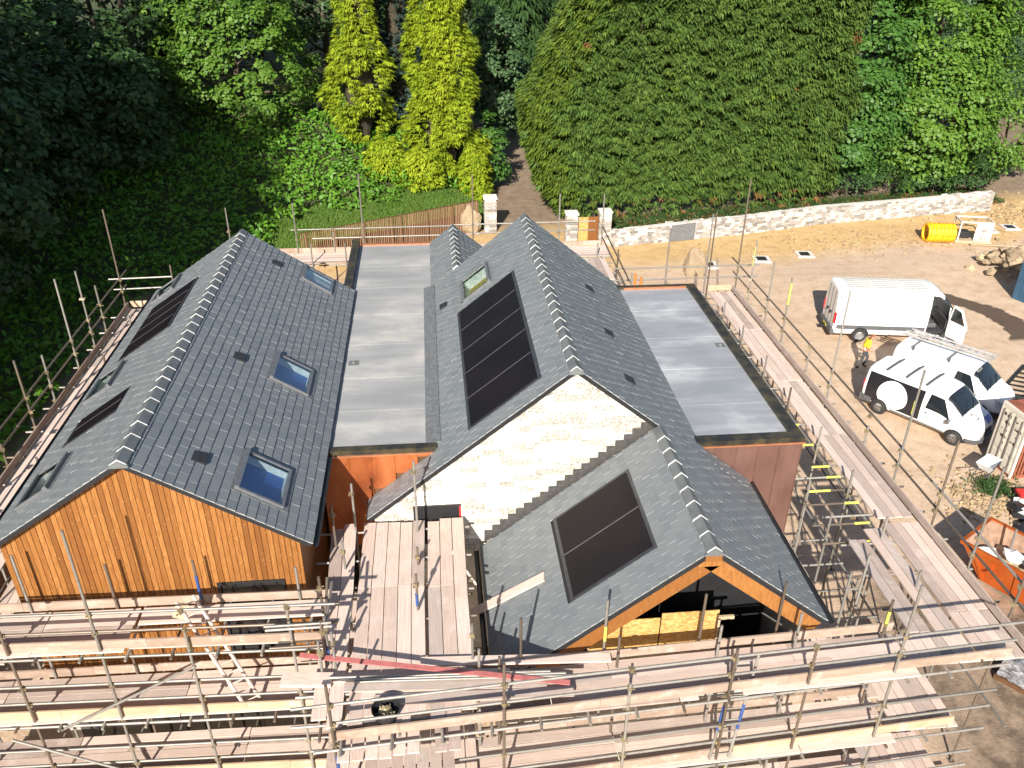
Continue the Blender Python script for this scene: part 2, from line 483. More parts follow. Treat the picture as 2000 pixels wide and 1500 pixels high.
def build_slope(part_name, P, L, ya, yb, holes, gauge=.215, width=.33, single=False, trim=None, phase=0):
    """underlay + slates; holes are (y0, y1, s0, s1); trim(s, y) True where there is no slope"""
    ys = sorted({ya, yb, *[h[0] for h in holes], *[h[1] for h in holes]})
    ss = sorted({0.0, L, *[h[2] for h in holes], *[h[3] for h in holes]})
    ys = [y for y in ys if ya <= y <= yb]; ss = [s for s in ss if 0 <= s <= L]
    b = MB()
    for y0, y1 in zip(ys[:-1], ys[1:]):
        for s0, s1 in zip(ss[:-1], ss[1:]):
            ym, sm = (y0 + y1) / 2, (s0 + s1) / 2
            if any(h[0] < ym < h[1] and h[2] < sm < h[3] for h in holes): continue
            b.quad(P(s0, y0), P(s1, y0), P(s1, y1), P(s0, y1))
            b.quad(P(s0, y0, -.06), P(s0, y1, -.06), P(s1, y1, -.06), P(s1, y0, -.06))
    for (a, c) in (((0, ya), (L, ya)), ((L, ya), (L, yb)), ((L, yb), (0, yb))):
        b.quad(P(*a), P(*c), P(*c, -.06), P(*a, -.06))
    roof = b.build(part_name, M['underlay'], house)
    mb = MB()
    n = int(L / gauge)
    g = L / n
    singles = []
    for i in range(n):
        s0, s1 = i * g, (i + 1) * g
        y = ya - (width / 2 if (i + phase) % 2 else 0)
        while y < yb:
            wv = width
            a, c = max(y, ya) + .004, min(y + wv, yb) - .004
            y += wv
            if c - a < .05: continue
            pieces = [(a, c)]
            for h in holes:
                if h[2] < (s0 + s1) / 2 + .02 and (s0 + s1) / 2 - .02 < h[3]:
                    nw = []
                    for (p, q) in pieces:
                        if q <= h[0] or p >= h[1]: nw.append((p, q))
                        else:
                            if p < h[0] - .03: nw.append((p, h[0]))
                            if q > h[1] + .03: nw.append((h[1], q))
                    pieces = nw
            for (p, q) in pieces:
                if trim and trim((s0 + s1) / 2, (p + q) / 2): continue
                ju = rnd.uniform(-.003, .003); lift = rnd.uniform(0, .006)
                h0, h1 = .006, .022 + lift
                e = s1 + .012 + rnd.uniform(-.004, .004)
                top = [P(s0, p + ju, h0), P(e, p + ju, h1), P(e, q + ju, h1 + rnd.uniform(-.003, .003)), P(s0, q + ju, h0)]
                bot = [P(s0, p + ju, -.002), P(e, p + ju, .003), P(e, q + ju, .003), P(s0, q + ju, -.002)]
                vs = top + bot
                faces = [(0, 1, 2, 3), (1, 5, 6, 2), (0, 4, 5, 1), (3, 2, 6, 7)]
                mi = [0, 0, 1, 1]
                if single: singles.append((vs, faces, mi))
                else:
                    for f, m_ in zip(faces, mi): mb.f.append(tuple(k + len(mb.v) for k in f)); mb.m.append(m_)
                    mb.v.extend([tuple(v) for v in vs])
    if single:
        # the nearest 300 stand alone, the rest are one sheet of slates
        cl = cam.location
        singles.sort(key=lambda s: (s[0][0] - cl).length)
        for k, (vs, faces, mi) in enumerate(singles):
            if k < 300:
                o = MB(); o.v = [tuple(v) for v in vs]; o.f = faces; o.m = mi
                o.build('slate', [M['slate'], M['slate_edge']], roof)
            else:
                for f, m_ in zip(faces, mi): mb.f.append(tuple(j + len(mb.v) for j in f)); mb.m.append(m_)
                mb.v.extend([tuple(v) for v in vs])
    if mb.v:
        tag(mb.build('slates', [M['slate'], M['slate_edge']], roof), kind='stuff')
    return roof

def ridge(x, z, ya, yb, tl, tr, n, wing=.19):
    """clay ridge tiles with pale mortar joints"""
    L = (yb - ya) / n
    kl, kr = 1 / math.sqrt(1 + tl * tl), 1 / math.sqrt(1 + tr * tr)
    def sec(y, up, wg):
        return [Vector((x - wg * kl - .0, y, z - wg * tl * kl + up)), Vector((x, y, z + up + .012)), Vector((x + wg * kr, y, z - wg * tr * kr + up))]
    for i in range(n):
        y0, y1 = ya + i * L, ya + (i + 1) * L
        up = .055 + rnd.uniform(-.004, .004)
        b = MB()
        a0, a1 = sec(y0 + .02, up, wing), sec(y1 - .02, up, wing)
        c0, c1 = sec(y0 + .02, up - .035, wing), sec(y1 - .02, up - .035, wing)
        b.add(a0 + a1 + c0 + c1, [(0, 1, 4, 3), (1, 2, 5, 4), (0, 6, 7, 1), (1, 7, 8, 2), (3, 4, 10, 9), (4, 5, 11, 10), (0, 3, 9, 6), (2, 8, 11, 5)])
        t_ = b.build('ridge_tile', M['ridge_tile'], house)
        b = MB()
        a0, a1 = sec(y0 - .008, up + .008, wing + .012), sec(y0 + .018, up + .008, wing + .012)
        c0, c1 = sec(y0 - .012, up - .04, wing + .012), sec(y0 + .024, up - .04, wing + .012)
        b.add(a0 + a1 + c0 + c1, [(0, 1, 4, 3), (1, 2, 5, 4), (0, 6, 7, 1), (1, 7, 8, 2), (3, 4, 10, 9), (4, 5, 11, 10), (0, 3, 9, 6), (2, 8, 11, 5)])
        b.build('mortar_joint', M['mortar'], t_)

def skylight(P, y0, y1, s0, s1, bottom, depth=.32, opened=False):
    """roof window: grey frame, reveal, pane; P(s, y, h)"""
    fr = MB(); fw = .06
    def bx(a, b_, c, d, h0, h1, mb):
        vs = [P(a, c, h0), P(b_, c, h0), P(b_, d, h0), P(a, d, h0), P(a, c, h1), P(b_, c, h1), P(b_, d, h1), P(a, d, h1)]
        mb.add(vs, [(0, 3, 2, 1), (4, 5, 6, 7), (0, 1, 5, 4), (1, 2, 6, 5), (2, 3, 7, 6), (3, 0, 4, 7)])
    H = .085
    bx(s0, s0 + fw, y0, y1, -.02, H, fr); bx(s1 - fw, s1, y0, y1, -.02, H, fr)
    bx(s0 + fw, s1 - fw, y0, y0 + fw, -.02, H, fr); bx(s0 + fw, s1 - fw, y1 - fw, y1, -.02, H, fr)
    win = fr.build('skylight', M['frame_grey'], house)
    fl = MB()
    bx(s0 - .07, s0 - .002, y0 - .06, y1 + .06, .004, .026, fl); bx(s1 + .002, s1 + .12, y0 - .06, y1 + .06, .004, .028, fl)
    bx(s0 - .002, s1 + .002, y0 - .06, y0 - .002, .004, .026, fl); bx(s0 - .002, s1 + .002, y1 + .002, y1 + .06, .004, .026, fl)
    fl.build('flashing', M['lead'], win)
    a, c, d, e = s0 + fw, s1 - fw, y0 + fw, y1 - fw
    rv = MB()
    rv.quad(P(a, d, -depth), P(a, e, -depth), P(a, e, .05), P(a, d, .05)); rv.quad(P(c, e, -depth), P(c, d, -depth), P(c, d, .05), P(c, e, .05))
    rv.quad(P(a, d, .05), P(c, d, .05), P(c, d, -depth), P(a, d, -depth)); rv.quad(P(c, e, .05), P(a, e, .05), P(a, e, -depth), P(c, e, -depth))
    rv.build('reveal', M['reveal'], win)
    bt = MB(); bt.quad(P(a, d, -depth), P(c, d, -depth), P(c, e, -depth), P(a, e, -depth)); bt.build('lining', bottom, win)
    g = MB(); bx(a, c, d, e, .055, .063, g); g.build('pane', M['glass'], win)
    hd = MB(); bx(s0 - .012, s0 + .085, y0 - .012, y1 + .012, H + .002, H + .04, hd); hd.build('top_cover', M['frame_grey'], win)
    return win

def solar(P, y0, y1, s0, s1, n):
    arr = MB()
    def bx(a, b_, c, d, h0, h1, mb):
        vs = [P(a, c, h0), P(b_, c, h0), P(b_, d, h0), P(a, d, h0), P(a, c, h1), P(b_, c, h1), P(b_, d, h1), P(a, d, h1)]
        mb.add(vs, [(0, 3, 2, 1), (4, 5, 6, 7), (0, 1, 5, 4), (1, 2, 6, 5), (2, 3, 7, 6), (3, 0, 4, 7)])
    bx(s0, s1, y0, y1, -.01, .022, arr)
    ar = arr.build('solar_array', M['solar_frame'], house)
    wd = (y1 - y0 - .16) / n
    for i in range(n):
        p = MB(); a = y0 + .08 + i * wd
        bx(s0 + .10, s1 - .10, a + .018, a + wd - .018, .024, .045, p)
        p.build('solar_panel', M['solar'], ar)
        if i:
            p = MB(); bx(s0 + .10, s1 - .10, a - .016, a + .016, .0225, .05, p); p.build('panel_rail', M['solar_rail'], ar)

def vent(P, s, y):
    b = MB()
    vs = [P(s, y, .022), P(s + .30, y, .075), P(s + .30, y + .36, .075), P(s, y + .36, .022), P(s, y, 0), P(s + .30, y, 0), P(s + .30, y + .36, 0), P(s, y + .36, 0)]
    b.add(vs, [(0, 1, 2, 3), (1, 5, 6, 2), (0, 4, 5, 1), (3, 2, 6, 7), (4, 7, 6, 5)])
    b.build('vent_tile', M['vent'], house)

def rect_s(t, x, xr): return abs(x - xr) * math.sqrt(1 + t * t)

# -- wing A (left), ridge along Y
AX, AZ, AT = -6.35, 8.79, .658
AYN, AYF = -2.70, 10.95
AXL, AXR = -9.55, -2.83
PAL, PAR = pane_frame(AX, AZ, AT, -1, AYN, AYF), pane_frame(AX, AZ, AT, 1, AYN, AYF)
sA = lambda x: rect_s(AT, x, AX)
sky_r = [(9.62, 10.72, sA(-4.42), sA(-3.5)), (2.80, 4.18, sA(-4.43), sA(-3.5)), (-2.02, -.62, sA(-4.44), sA(-3.49))]
sky_l = [(9.3, 10.5, sA(-8.45), sA(-9.25)), (2.95, 4.3, sA(-8.5), sA(-9.3)), (-1.65, -.35, sA(-8.35), sA(-9.15))]
sol_l = [(4.92, 8.6, sA(-7.4), sA(-9.0), 4), (.55, 1.78, sA(-7.47), sA(-8.9), 2)]
build_slope('roof_slope', PAR, sA(AXR), AYN, AYF, sky_r, single=True)
build_slope('roof_slope', PAL, sA(AXL), AYN, AYF, sky_l + [s[:4] for s in sol_l])
ridge(AX, AZ, AYN, AYF, AT, AT, 28)
for h in sky_r: skylight(PAR, *h, M['lining_sky_blue'], depth=.20)
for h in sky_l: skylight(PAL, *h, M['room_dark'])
for s in sol_l: solar(PAL, *s)
for y in (9.6, 2.95, -1.7): vent(PAR, sA(-5.3), y)

# -- wing B (middle)
BX, BZ, BT = 3.218, 9.0, .797
BYN, BYF = 0.0, 11.3
PBL, PBR = pane_frame(BX, BZ, BT, -1, 0, 0), pane_frame(BX, BZ, BT, 1, 0, 0)
sB = lambda x: rect_s(BT, x, BX)
MXR, MZ, MYN, MYF = -0.11, 6.35, .84, 15.88            # middle flat roof meets slope B here
DX, DZ = .83, 9.0 - .797 * (3.218 - .83)
solB = (.66, 7.58, sB(2.50), sB(.70), 5)
skyB = (8.0, 9.6, sB(1.82), sB(.95))
build_slope('roof_slope', PBL, sB(MXR), BYN, BYF, [solB[:4], skyB])
build_slope('roof_slope', lambda s, y, h=0: PBL(s + sB(MXR), y, h), sB(-1.93) - sB(MXR), BYN, MYN, [])
CX, CYN = 5.32, -4.58
CZ = BZ - BT * (CX - BX)
build_slope('roof_slope', PBR, sB(6.72), BYN, BYF, [], phase=1)
solar(PBL, *solB)
skylight(PBL, *skyB, M['ochre_board'])
vent(PBL, sB(.42), 8.75)
for y in (7.6, 4.35, 1.6): vent(PBR, sB(4.82), y)
ridge(BX, BZ, BYN, BYF, BT, BT, 21)

# -- wing C (front right): its right slope runs on from B's
PCL = pane_frame(CX, CZ, BT, -1, 0, 0)
sC = lambda x: rect_s(BT, x, CX)
solC = (-3.64, -.79, sC(4.47), sC(2.68), 2)
build_slope('roof_slope', PCL, sC(.92), CYN, BYN - .02, [solC[:4]])
solar(PCL, *solC)
PCR = pane_frame(CX, CZ, BT, 1, 0, 0)
build_slope('roof_slope', PCR, sC(8.06), CYN, BYN, [])
build_slope('roof_slope', lambda s, y, h=0: PBR(s + sB(6.72), y, h), sB(8.06) - sB(6.72), BYN + .001, .56, [])
ridge(CX, CZ, CYN, -.06, BT, BT, 9)

# -- wing D (back): its left slope runs on from B's
PDL, PDR = pane_frame(DX, DZ, BT, -1, 0, 0), pane_frame(DX, DZ, BT, 1, 0, 0)
build_slope('roof_slope', PDL, rect_s(BT, MXR, DX), BYF + .001, MYF, [])
build_slope('roof_slope', PDR, rect_s(BT, 2.12, DX), BYF + .03, MYF, [])
ridge(DX, DZ, BYF + .05, MYF, BT, BT, 9)

# -- dark verge boards under the slate edges
def verge(P, L, y, out, ht=.20, th=.035, mat=None, sa=0.0):
    b = MB()
    vs = [P(sa, y, -.065), P(L, y, -.065), P(L, y, -.065 - ht), P(sa, y, -.065 - ht)]
    b.prism(vs, (0, out * th, 0))
    b.build('verge_board', mat or M['black'], house)
verge(PAL, sA(AXL), AYN, 1, .03); verge(PAR, sA(AXR), AYN, 1, .03)
verge(PBL, sB(-1.93), BYN, 1, .04); verge(PBR, sB(CX), BYN, 1, .04)
verge(PAL, sA(AXL), AYF - .04, 1, .12); verge(PAR, sA(AXR), AYF - .04, 1, .12)
verge(PBL, sB(.83), BYF - .04, 1, .12); verge(PBR, sB(6.7), BYF - .04, 1, .12)
verge(PCL, sC(.92), CYN, 1, .05); verge(PCR, sC(8.06), CYN, 1, .05)
# gutters along the open eaves
def gutter(x, z, ya, yb):
    b = MB()
    n = 7; r = .065
    ring = [(x + r * math.cos(math.pi + math.pi * i / (n - 1)), z + r * math.sin(math.pi + math.pi * i / (n - 1))) for i in range(n)]
    for (x0, z0), (x1, z1) in zip(ring[:-1], ring[1:]): b.quad((x0, ya, z0), (x0, yb, z0), (x1, yb, z1), (x1, ya, z1))
    b.build('gutter', M['black'], house)
gutter(8.16, CZ - BT * (8.06 - CX) - .03, CYN, .5)
gutter(.80, CZ - BT * (CX - .92) - .03, CYN, -.05)
gutter(AXL - .08, AZ - AT * (AX - AXL) - .03, AYN, AYF)
gutter(AXR + .08, AZ - AT * (AXR - AX) - .03, AYN, .7)

# grey closers under the first ridge tiles
for rx, rz, ry, rt in ((AX, AZ, AYN, AT), (BX, BZ, BYN, BT), (CX, CZ, CYN, BT)):
    b = MB(); b.prism([(rx - .2, ry - .035, rz - .2 * rt + .02), (rx + .2, ry - .035, rz - .2 * rt + .02), (rx + .2, ry - .035, rz - .2 * rt + .06), (rx, ry - .035, rz + .055), (rx - .2, ry - .035, rz - .2 * rt + .06)], (0, .05, 0)); b.build('ridge_end', M['ridge_tile'], house)
    b = MB(); b.prism([(rx - .17, ry - .012, rz - .30), (rx + .17, ry - .012, rz - .30), (rx + .17, ry - .012, rz - .17 * rt - .02), (rx, ry - .012, rz + .0), (rx - .17, ry - .012, rz - .17 * rt - .02)], (0, .03, 0)) if rx == CX else b.box((rx, ry, rz - .12), (.02, .02, .02)); b.build('apex_trim', M['timber'] if rx == CX else M['black'], house)
# walls ------------------------------------------------------------
def wallbox(name, lo, hi, mat):
    b = MB(); b.bb(lo, hi); return b.build(name, mat, house)
M['render_dark'] = simple('dark_plinth', (.045, .043, .042), .8)
M['blockwork'] = simple('blockwork', (.33, .31, .28), .95, amt=.25, scale=3)
# A: body below the roof
AWL, AWR, AWY = -9.22, -3.12, -2.50
za = lambda x: AZ - AT * abs(x - AX) - .085
b = MB()
prof = [(AWL, -.2), (AWR, -.2), (AWR, za(AWR)), (AX, za(AX)), (AWL, za(AWL))]
b.prism([(x, AYF - .3, z) for x, z in prof[::-1]], (0, -.25, 0)); b.build('back_wall', M['blockwork'], house)
wallbox('side_wall', (AWL, AWY + .05, -.2), (AWL + .25, AYF - .56, za(AWL)), M['blockwork'])
wallbox('side_wall', (AWR - .25, AWY + .05, -.2), (AWR, AYF - .56, za(AWR)), M['timber'])
core = MB()
core.prism([(x, AWY + .16, z) for x, z in ((AWL + .26, 2.72), (AWR - .26, 2.72), (AWR - .26, za(AWR) - .05), (AX, za(AX)), (AWL + .26, za(AWL) - .05))], (0, -.10, 0))
gableA = core.build('timber_gable', M['timber_dark'], house)
WIN = (-4.98, -3.62, 3.30, 5.32)
bw = .118
x = AWL
while x < AWR - .02:
    x1 = min(x + bw, AWR)
    zt0, zt1 = za(x) - .02, za(x1) - .02
    segs = [(2.70, None)]
    if x1 > WIN[0] + .02 and x < WIN[1] - .02: segs = [(2.70, WIN[2]), (WIN[3], None)]
    for lo, hi in segs:
        b = MB(); d = rnd.uniform(0, .006); g = .006
        tl, tr = (zt0, zt1) if hi is None else (hi, hi)
        b.prism([(x + g, AWY - d, lo), (x1 - g, AWY - d, lo), (x1 - g, AWY - d, tr), (x + g, AWY - d, tl)], (0, .055, 0))
        b.build('cladding_board', M['timber'], gableA)
    x += bw
b = MB()
for lo, hi in (((WIN[0] - .05, AWY - .035, WIN[3]), (WIN[1] + .05, AWY + .02, WIN[3] + .06)), ((WIN[0] - .05, AWY - .05, WIN[2] - .05), (WIN[1] + .05, AWY + .02, WIN[2])),
               ((WIN[0] - .05, AWY - .03, WIN[2]), (WIN[0] + .02, AWY + .02, WIN[3])), ((WIN[1] - .02, AWY - .03, WIN[2]), (WIN[1] + .05, AWY + .02, WIN[3])), ((-4.33, AWY + .01, WIN[2]), (-4.27, AWY + .05, WIN[3]))):
    b.bb(lo, hi)
wn_ = b.build('window', M['black'], house)
b = MB(); b.bb((WIN[0] + .021, AWY + .024, WIN[2]), (WIN[1] - .021, AWY + .04, WIN[3])); b.build('pane', M['dark_glass'], wn_)
# ground floor of A: sill board, dark plinth and glazed doors
b = MB(); b.bb((AWL - .02, AWY - .09, 2.60), (AWR + .02, AWY + .02, 2.695)); b.build('drip_board', M['board_new'], house)
wallbox('plinth_wall', (AWL, AWY + .06, -.2), (AWR, AWY + .28, 2.595), M['render_dark'])
for k in range(4):
    b = MB(); a = -8.6 + k * 1.3
    for lo, hi in (((a, AWY + .0, .1), (a + .07, AWY + .05, 2.3)), ((a + 1.18, AWY, .1), (a + 1.25, AWY + .05, 2.3)), ((a + .071, AWY, 2.22), (a + 1.179, AWY + .05, 2.3)), ((a + .071, AWY, .1), (a + 1.179, AWY + .05, .2))): b.bb(lo, hi)
    dr = b.build('glazed_door', M['black'], house)
    b = MB(); b.bb((a + .07, AWY + .02, .2), (a + 1.18, AWY + .035, 2.22)); b.build('pane', M['dark_glass'], dr)

# B: stone gable
zb = lambda x: BZ - BT * abs(x - BX) - .07
zc = lambda x: CZ - BT * abs(x - CX)
b = MB()
prof = [(-1.75, -.2), (CX + .1, -.2), (CX + .1, zb(CX + .1)), (BX, zb(BX)), (-1.75, zb(-1.75))]
b.prism([(x, .155, z) for x, z in prof], (0, .22, 0))
gableB = b.build('stone_gable', M['gable_mortar'], house)
WB = (-.76, .44, 3.9, 5.14)
ch = .163; z = -.1; ci = 0
while z < BZ - .2:
    zt = z + ch
    # horizontal extent of this course
    ht = zt
    xl = max(-1.72, BX - (BZ - .09 - ht) / BT); xr_ = min(CX, BX + (BZ - .09 - ht) / BT)
    if z > 3.2:
        # stop where wing C's left slope covers it
        cut = CX - (CZ - z) / BT + .0
        if z < CZ: xr_ = min(xr_, cut + .25)
        x = xl
        while x < xr_ - .02:
            L = rnd.choice([.34, .42, .5, .6, .7]) * rnd.uniform(.9, 1.1)
            x1 = min(x + L, xr_)
            if xr_ - x1 < .12: x1 = xr_
            parts = [(x, x1)]
            if zt > WB[2] and z < WB[3] - .02:
                parts = []
                if x < WB[0]: parts.append((x, min(x1, WB[0])))
                if x1 > WB[1]: parts.append((max(x, WB[1]), x1))
            for p, q in parts:
                if q - p < .04: continue
                b = MB(); pr = rnd.uniform(.004, .022)
                b.bb((p + .006, .135 - pr, z + .006), (q - .006, .16, zt - .006))
                b.build('stone_block', M['gable_stone'], gableB, bevel=.008)
            x = x1
    z = zt; ci += 1
# window in the stone gable
b = MB(); b.bb((WB[0] + .001, .138, WB[2]), (WB[1] - .001, .1545, WB[3] - .031)); b.build('window', M['black'], house)
wb2 = MB(); wb2.bb((WB[1] - .045, .12, WB[2] + .1), (WB[1] - .005, .2, WB[3] - .02)); wb2.build('window_seal', simple('red_tape', (.62, .03, .03), .5), house)
b = MB(); b.bb((WB[0], .10, WB[3] - .03), (WB[1], .1545, WB[3])); b.build('window_head', M['black'], house)
# lead step flashing where wing C's slope meets the stone
zz = 4.03
while zz < CZ - .05:
    xa = CX - (CZ - zz) / BT
    dx = ch / BT
    b = MB(); yo_ = .108 - .003 * (int(round(zz / ch)) % 2)
    b.prism([(xa - .16, yo_, zz - .14), (xa + dx + .03, yo_, zz + ch - .1), (xa + dx + .03, yo_, zz + ch + .085), (xa - .16, yo_, zz + ch + .085)], (0, -.012, 0))
    b.build('step_flashing', M['lead_dark'], house)
    zz += ch
# C: barge boards and the open gable
CW = CYN + .12
def barge(P, s0, s1, ht, y):
    vs = [P(s0, y, -.075), P(s1, y, -.075), P(s1, y, -.075 - ht), P(s0, y, -.075 - ht)]
    b = MB(); b.prism(vs, (0, .05, 0)); return b.build('barge_board', M['timber'], house)
barge(PCL, .16, sC(.95), .40, CYN + .04); barge(PCR, .16, sC(8.03), .40, CYN + .04)
b = MB()
for sgn, Pc in ((-1, PCL), (1, PCR)): pass
b.prism([(CX - .31, CYN + .03, CZ - .46), (CX + .31, CYN + .03, CZ - .46), (CX + .12, CYN + .03, CZ - .15), (CX, CYN + .03, CZ - .08), (CX - .12, CYN + .03, CZ - .15)], (0, .055, 0)); b.build('apex_board', M['timber'], house)
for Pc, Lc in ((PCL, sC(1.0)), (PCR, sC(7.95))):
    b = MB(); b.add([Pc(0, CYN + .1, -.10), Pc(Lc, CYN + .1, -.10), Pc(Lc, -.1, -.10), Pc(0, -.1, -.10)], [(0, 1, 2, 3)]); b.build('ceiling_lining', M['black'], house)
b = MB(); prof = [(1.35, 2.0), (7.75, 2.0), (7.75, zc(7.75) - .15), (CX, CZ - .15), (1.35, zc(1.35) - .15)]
b.prism([(x, -2.6, z) for x, z in prof], (0, .12, 0)); b.build('inner_gable', M['black'], house)  # black stands in for the shade inside the open gable
wallbox('side_wall', (1.10, CYN + .35, -.2), (1.34, -.02, zc(1.15) - .2), M['blockwork'])
wallbox('side_wall', (7.62, CYN + .35, -.2), (7.86, .5, zc(7.86) - .2), M['blockwork'])
wallbox('front_wall', (1.10, CYN + .20, -.2), (7.86, CYN + .34, 4.05), M['blockwork'])
# strand board sheets closing the lower gable, studs either side
for k, (xa, xb, za_, zb_) in enumerate(((3.02, 4.53, 4.08, 5.12), (4.56, 5.82, 4.08, 5.24))):
    b = MB(); b.bb((xa, CYN + .42, za_), (xb, CYN + .44, zb_)); b.build('strand_board', M['osb'], house)
b = MB(); b.bb((1.6, CYN + .34, 4.05), (7.4, CYN + .46, 4.13)); b.build('wall_plate', M['board_new'], house)
b = MB(); b.bb((5.83, CYN + .47, 4.90), (6.2, CYN + .53, 4.98)); b.build('stud', M['board_new'], house)
for xx in (3.0, 4.5, 5.85):
    b = MB(); b.bb((xx, CYN + .47, 4.14), (xx + .05, CYN + .53, 4.94)); b.build('stud', M['board_new'], house)

# middle flat roof ---------------------------------------------------
MXL = -2.98
b = MB(); b.bb((MXL, MYN + .22, MZ - .25), (MXR, MYF - .12, MZ)); b.build('flat_roof', M['membrane'], house)
b = MB(); b.prism([(MXR - .28, MYN + .23, MZ + .004), (MXR + .10, MYN + .23, MZ + .004), (MXR + .10, MYN + .23, MZ + .12), ], (0, 10.2, 0)); b.build('upstand', M['lead'], house)
b = MB(); b.bb((MXL - .10, MYN, MZ - .06), (MXR + .0, MYN + .215, MZ + .09)); b.build('parapet_capping', M['capping'], house)
b = MB(); b.bb((MXL + .10, MYF - .115, MZ - .05), (MXR, MYF + .08, MZ + .05)); b.build('parapet_capping', M['copper_edge'], house)
b = MB(); b.bb((MXL - .22, AYF + .02, MZ - .3), (MXL + .04, MYF, MZ + .26)); b.build('parapet_capping', M['capping'], house)
for ym in (2.9, 4.75, 6.9, 9.1, 11.4, 13.5):
    b = MB(); b.bb((MXL + .02, ym, MZ + .0005), (MXR - .29, ym + .10, MZ + .006)); b.build('membrane_lap', M['membrane'], house)
b = MB(); b.bb((MXL + .32, 5.55, MZ + .001), (MXL + .62, 5.85, MZ + .012)); dr = b.build('drain', M['lead'], house)
b = MB(); b.tube((MXL + .47, 5.7, MZ + .012), (MXL + .47, 5.7, MZ + .05), .05); b.build('drain_cap', M['steel'], dr)
# copper fascia of the middle roof
b = MB(); b.bb((MXL - .05, MYN + .05, 3.0), (-.3, MYN + .16, MZ - .08)); b.build('fascia_backing', M['timber_dark'], house)
xs = [MXL - .05, -2.35, -1.78, -1.2, -.62, -.02]
for p, q in zip(xs[:-1], xs[1:]):
    zq = 3.4 if q < -1.3 else BZ - BT * (BX - q) - .25
    b = MB(); b.bb((p + .004, MYN + .01, zq), (q - .004, MYN + .05, MZ - .10)); b.build('copper_panel', M['copper_bright'], house)
    b = MB(); b.bb((q - .012, MYN - .012, zq), (q + .012, MYN + .012, MZ - .10)); b.build('copper_seam', M['copper_bright'], house)
b = MB(); b.bb((MXL - .12, MYN - .03, MZ - .095), (MXR + .02, MYN - .001, MZ - .055)); b.build('drip_edge', M['copper_edge'], house)

# right flat roof ------------------------------------------------------
RXL, RXR, RYN, RYF, RZ = 6.63, 9.48, .62, 10.94, 6.28
b = MB(); b.bb((RXL - .3, RYN + .30, RZ - .3), (RXR - .30, RYF - .16, RZ - .03)); b.build('flat_roof', M['membrane_blue'], house)
b = MB(); b.bb((RXL - .25, RYN, RZ - .08), (RXR, RYN + .30, RZ + .07)); b.build('parapet_capping', M['capping'], house)
b = MB(); b.bb((RXR - .30, RYN + .302, RZ - .08), (RXR, RYF, RZ + .066)); b.build('parapet_capping', M['capping'], house)
b = MB(); b.bb((RXL - .25, RYF - .16, RZ - .08), (RXR - .302, RYF, RZ + .068)); b.build('parapet_capping', M['capping'], house)
b = MB(); b.bb((RXL + .2, RYF - .20, RZ - .03), (RXR - .34, RYF - .165, RZ + .05)); b.build('drip_edge', M['copper_edge'], house)
for y in (2.6, 4.7, 6.8, 8.9):
    b = MB(); b.bb((RXL + .02, y, RZ - .0295), (RXR - .32, y + .1, RZ - .023)); b.build('membrane_lap', M['membrane_blue'], house)
b = MB(); b.bb((RXR - .66, 6.0, RZ - .029), (RXR - .36, 6.3, RZ - .015)); dr = b.build('drain', M['lead'], house)
b = MB(); b.tube((RXR - .51, 6.15, RZ - .015), (RXR - .51, 6.15, RZ + .02), .045); b.build('drain_cap', M['steel'], dr)
b = MB(); b.bb((RXL - .2, RYN + .08, .0), (RXR - .05, RYN + .28, RZ - .09)); b.build('fascia_backing', M['timber_dark'], house)
b = MB(); b.bb((RXR - .24, RYN + .29, -.1), (RXR - .05, RYF - .02, RZ - .09)); b.build('side_wall', M['copper_dull'], house)
b = MB(); b.bb((RXL - .2, RYF - .22, -.1), (RXR - .25, RYF - .02, RZ - .09)); b.build('back_wall', M['blockwork'], house)
xs = [RXL - .1, 7.12, 7.70, 8.28, 8.86, RXR - .03]
for p, q in zip(xs[:-1], xs[1:]):
    b = MB(); b.bb((p + .004, RYN + .03, 3.2), (q - .004, RYN + .07, RZ - .10)); b.build('copper_panel', M['copper_dull'], house)
    b = MB(); b.bb((q - .012, RYN + .008, 3.2), (q + .012, RYN + .032, RZ - .10)); b.build('copper_seam', M['copper_dull'], house)
b = MB(); b.bb((RXL - .2, RYN - .03, RZ - .115), (RXR + .03, RYN - .001, RZ - .075)); b.build('drip_edge', M['copper_edge'], house)
# B and D side/back walls
wallbox('side_wall', (-1.7, .39, -.2), (-1.5, BYF - .3, 4.9), M['blockwork'])
wallbox('side_wall', (MXL - .02, AYF + .3, -.2), (MXL + .2, MYF - .2, MZ - .28), M['blockwork'])
b = MB(); b.prism([(x, BYF - .3, z) for x, z in ((-1.5, -.2), (7.0, -.2), (7.0, zb(7.0)), (BX, zb(BX) - .05), (-1.5, zb(-1.5)))], (0, .2, 0)); b.build('back_wall', M['gable_stone'], house)
b = MB(); b.prism([(x, MYF - .35, z) for x, z in ((MXL, -.2), (1.95, -.2), (1.95, DZ - BT * (1.95 - DX) - .1), (DX, DZ - .12), (MXR, MZ - .26), (MXL, MZ - .26))], (0, .2, 0)); b.build('back_wall', M['gable_stone'], house)
wallbox('side_wall', (1.75, BYF - .1, -.2), (1.95, MYF - .36, DZ - BT * (1.95 - DX) - .12), M['gable_stone'])
# ------------------------------------------------------------------ scaffolding
_b = MB(); _b.box((0, 0, 0), (.10, .085, .085)); _b.tube((.0, .03, -.02), (.0, .11, -.02), .012, n=6); _b.box((0, .085, -.02), (.035, .02, .03)); _b.tube((0, -.03, .02), (0, -.10, .02), .012, n=6)
COUPLER = _b.mesh('coupler', M['coupler'])
_b = MB(); _b.box((0, 0, 0), (.15, .15, .006)); _b.tube((0, 0, 0), (0, 0, .1), .02, n=8)
BASEPLATE = _b.mesh('base_plate', M['steel_rusty'])

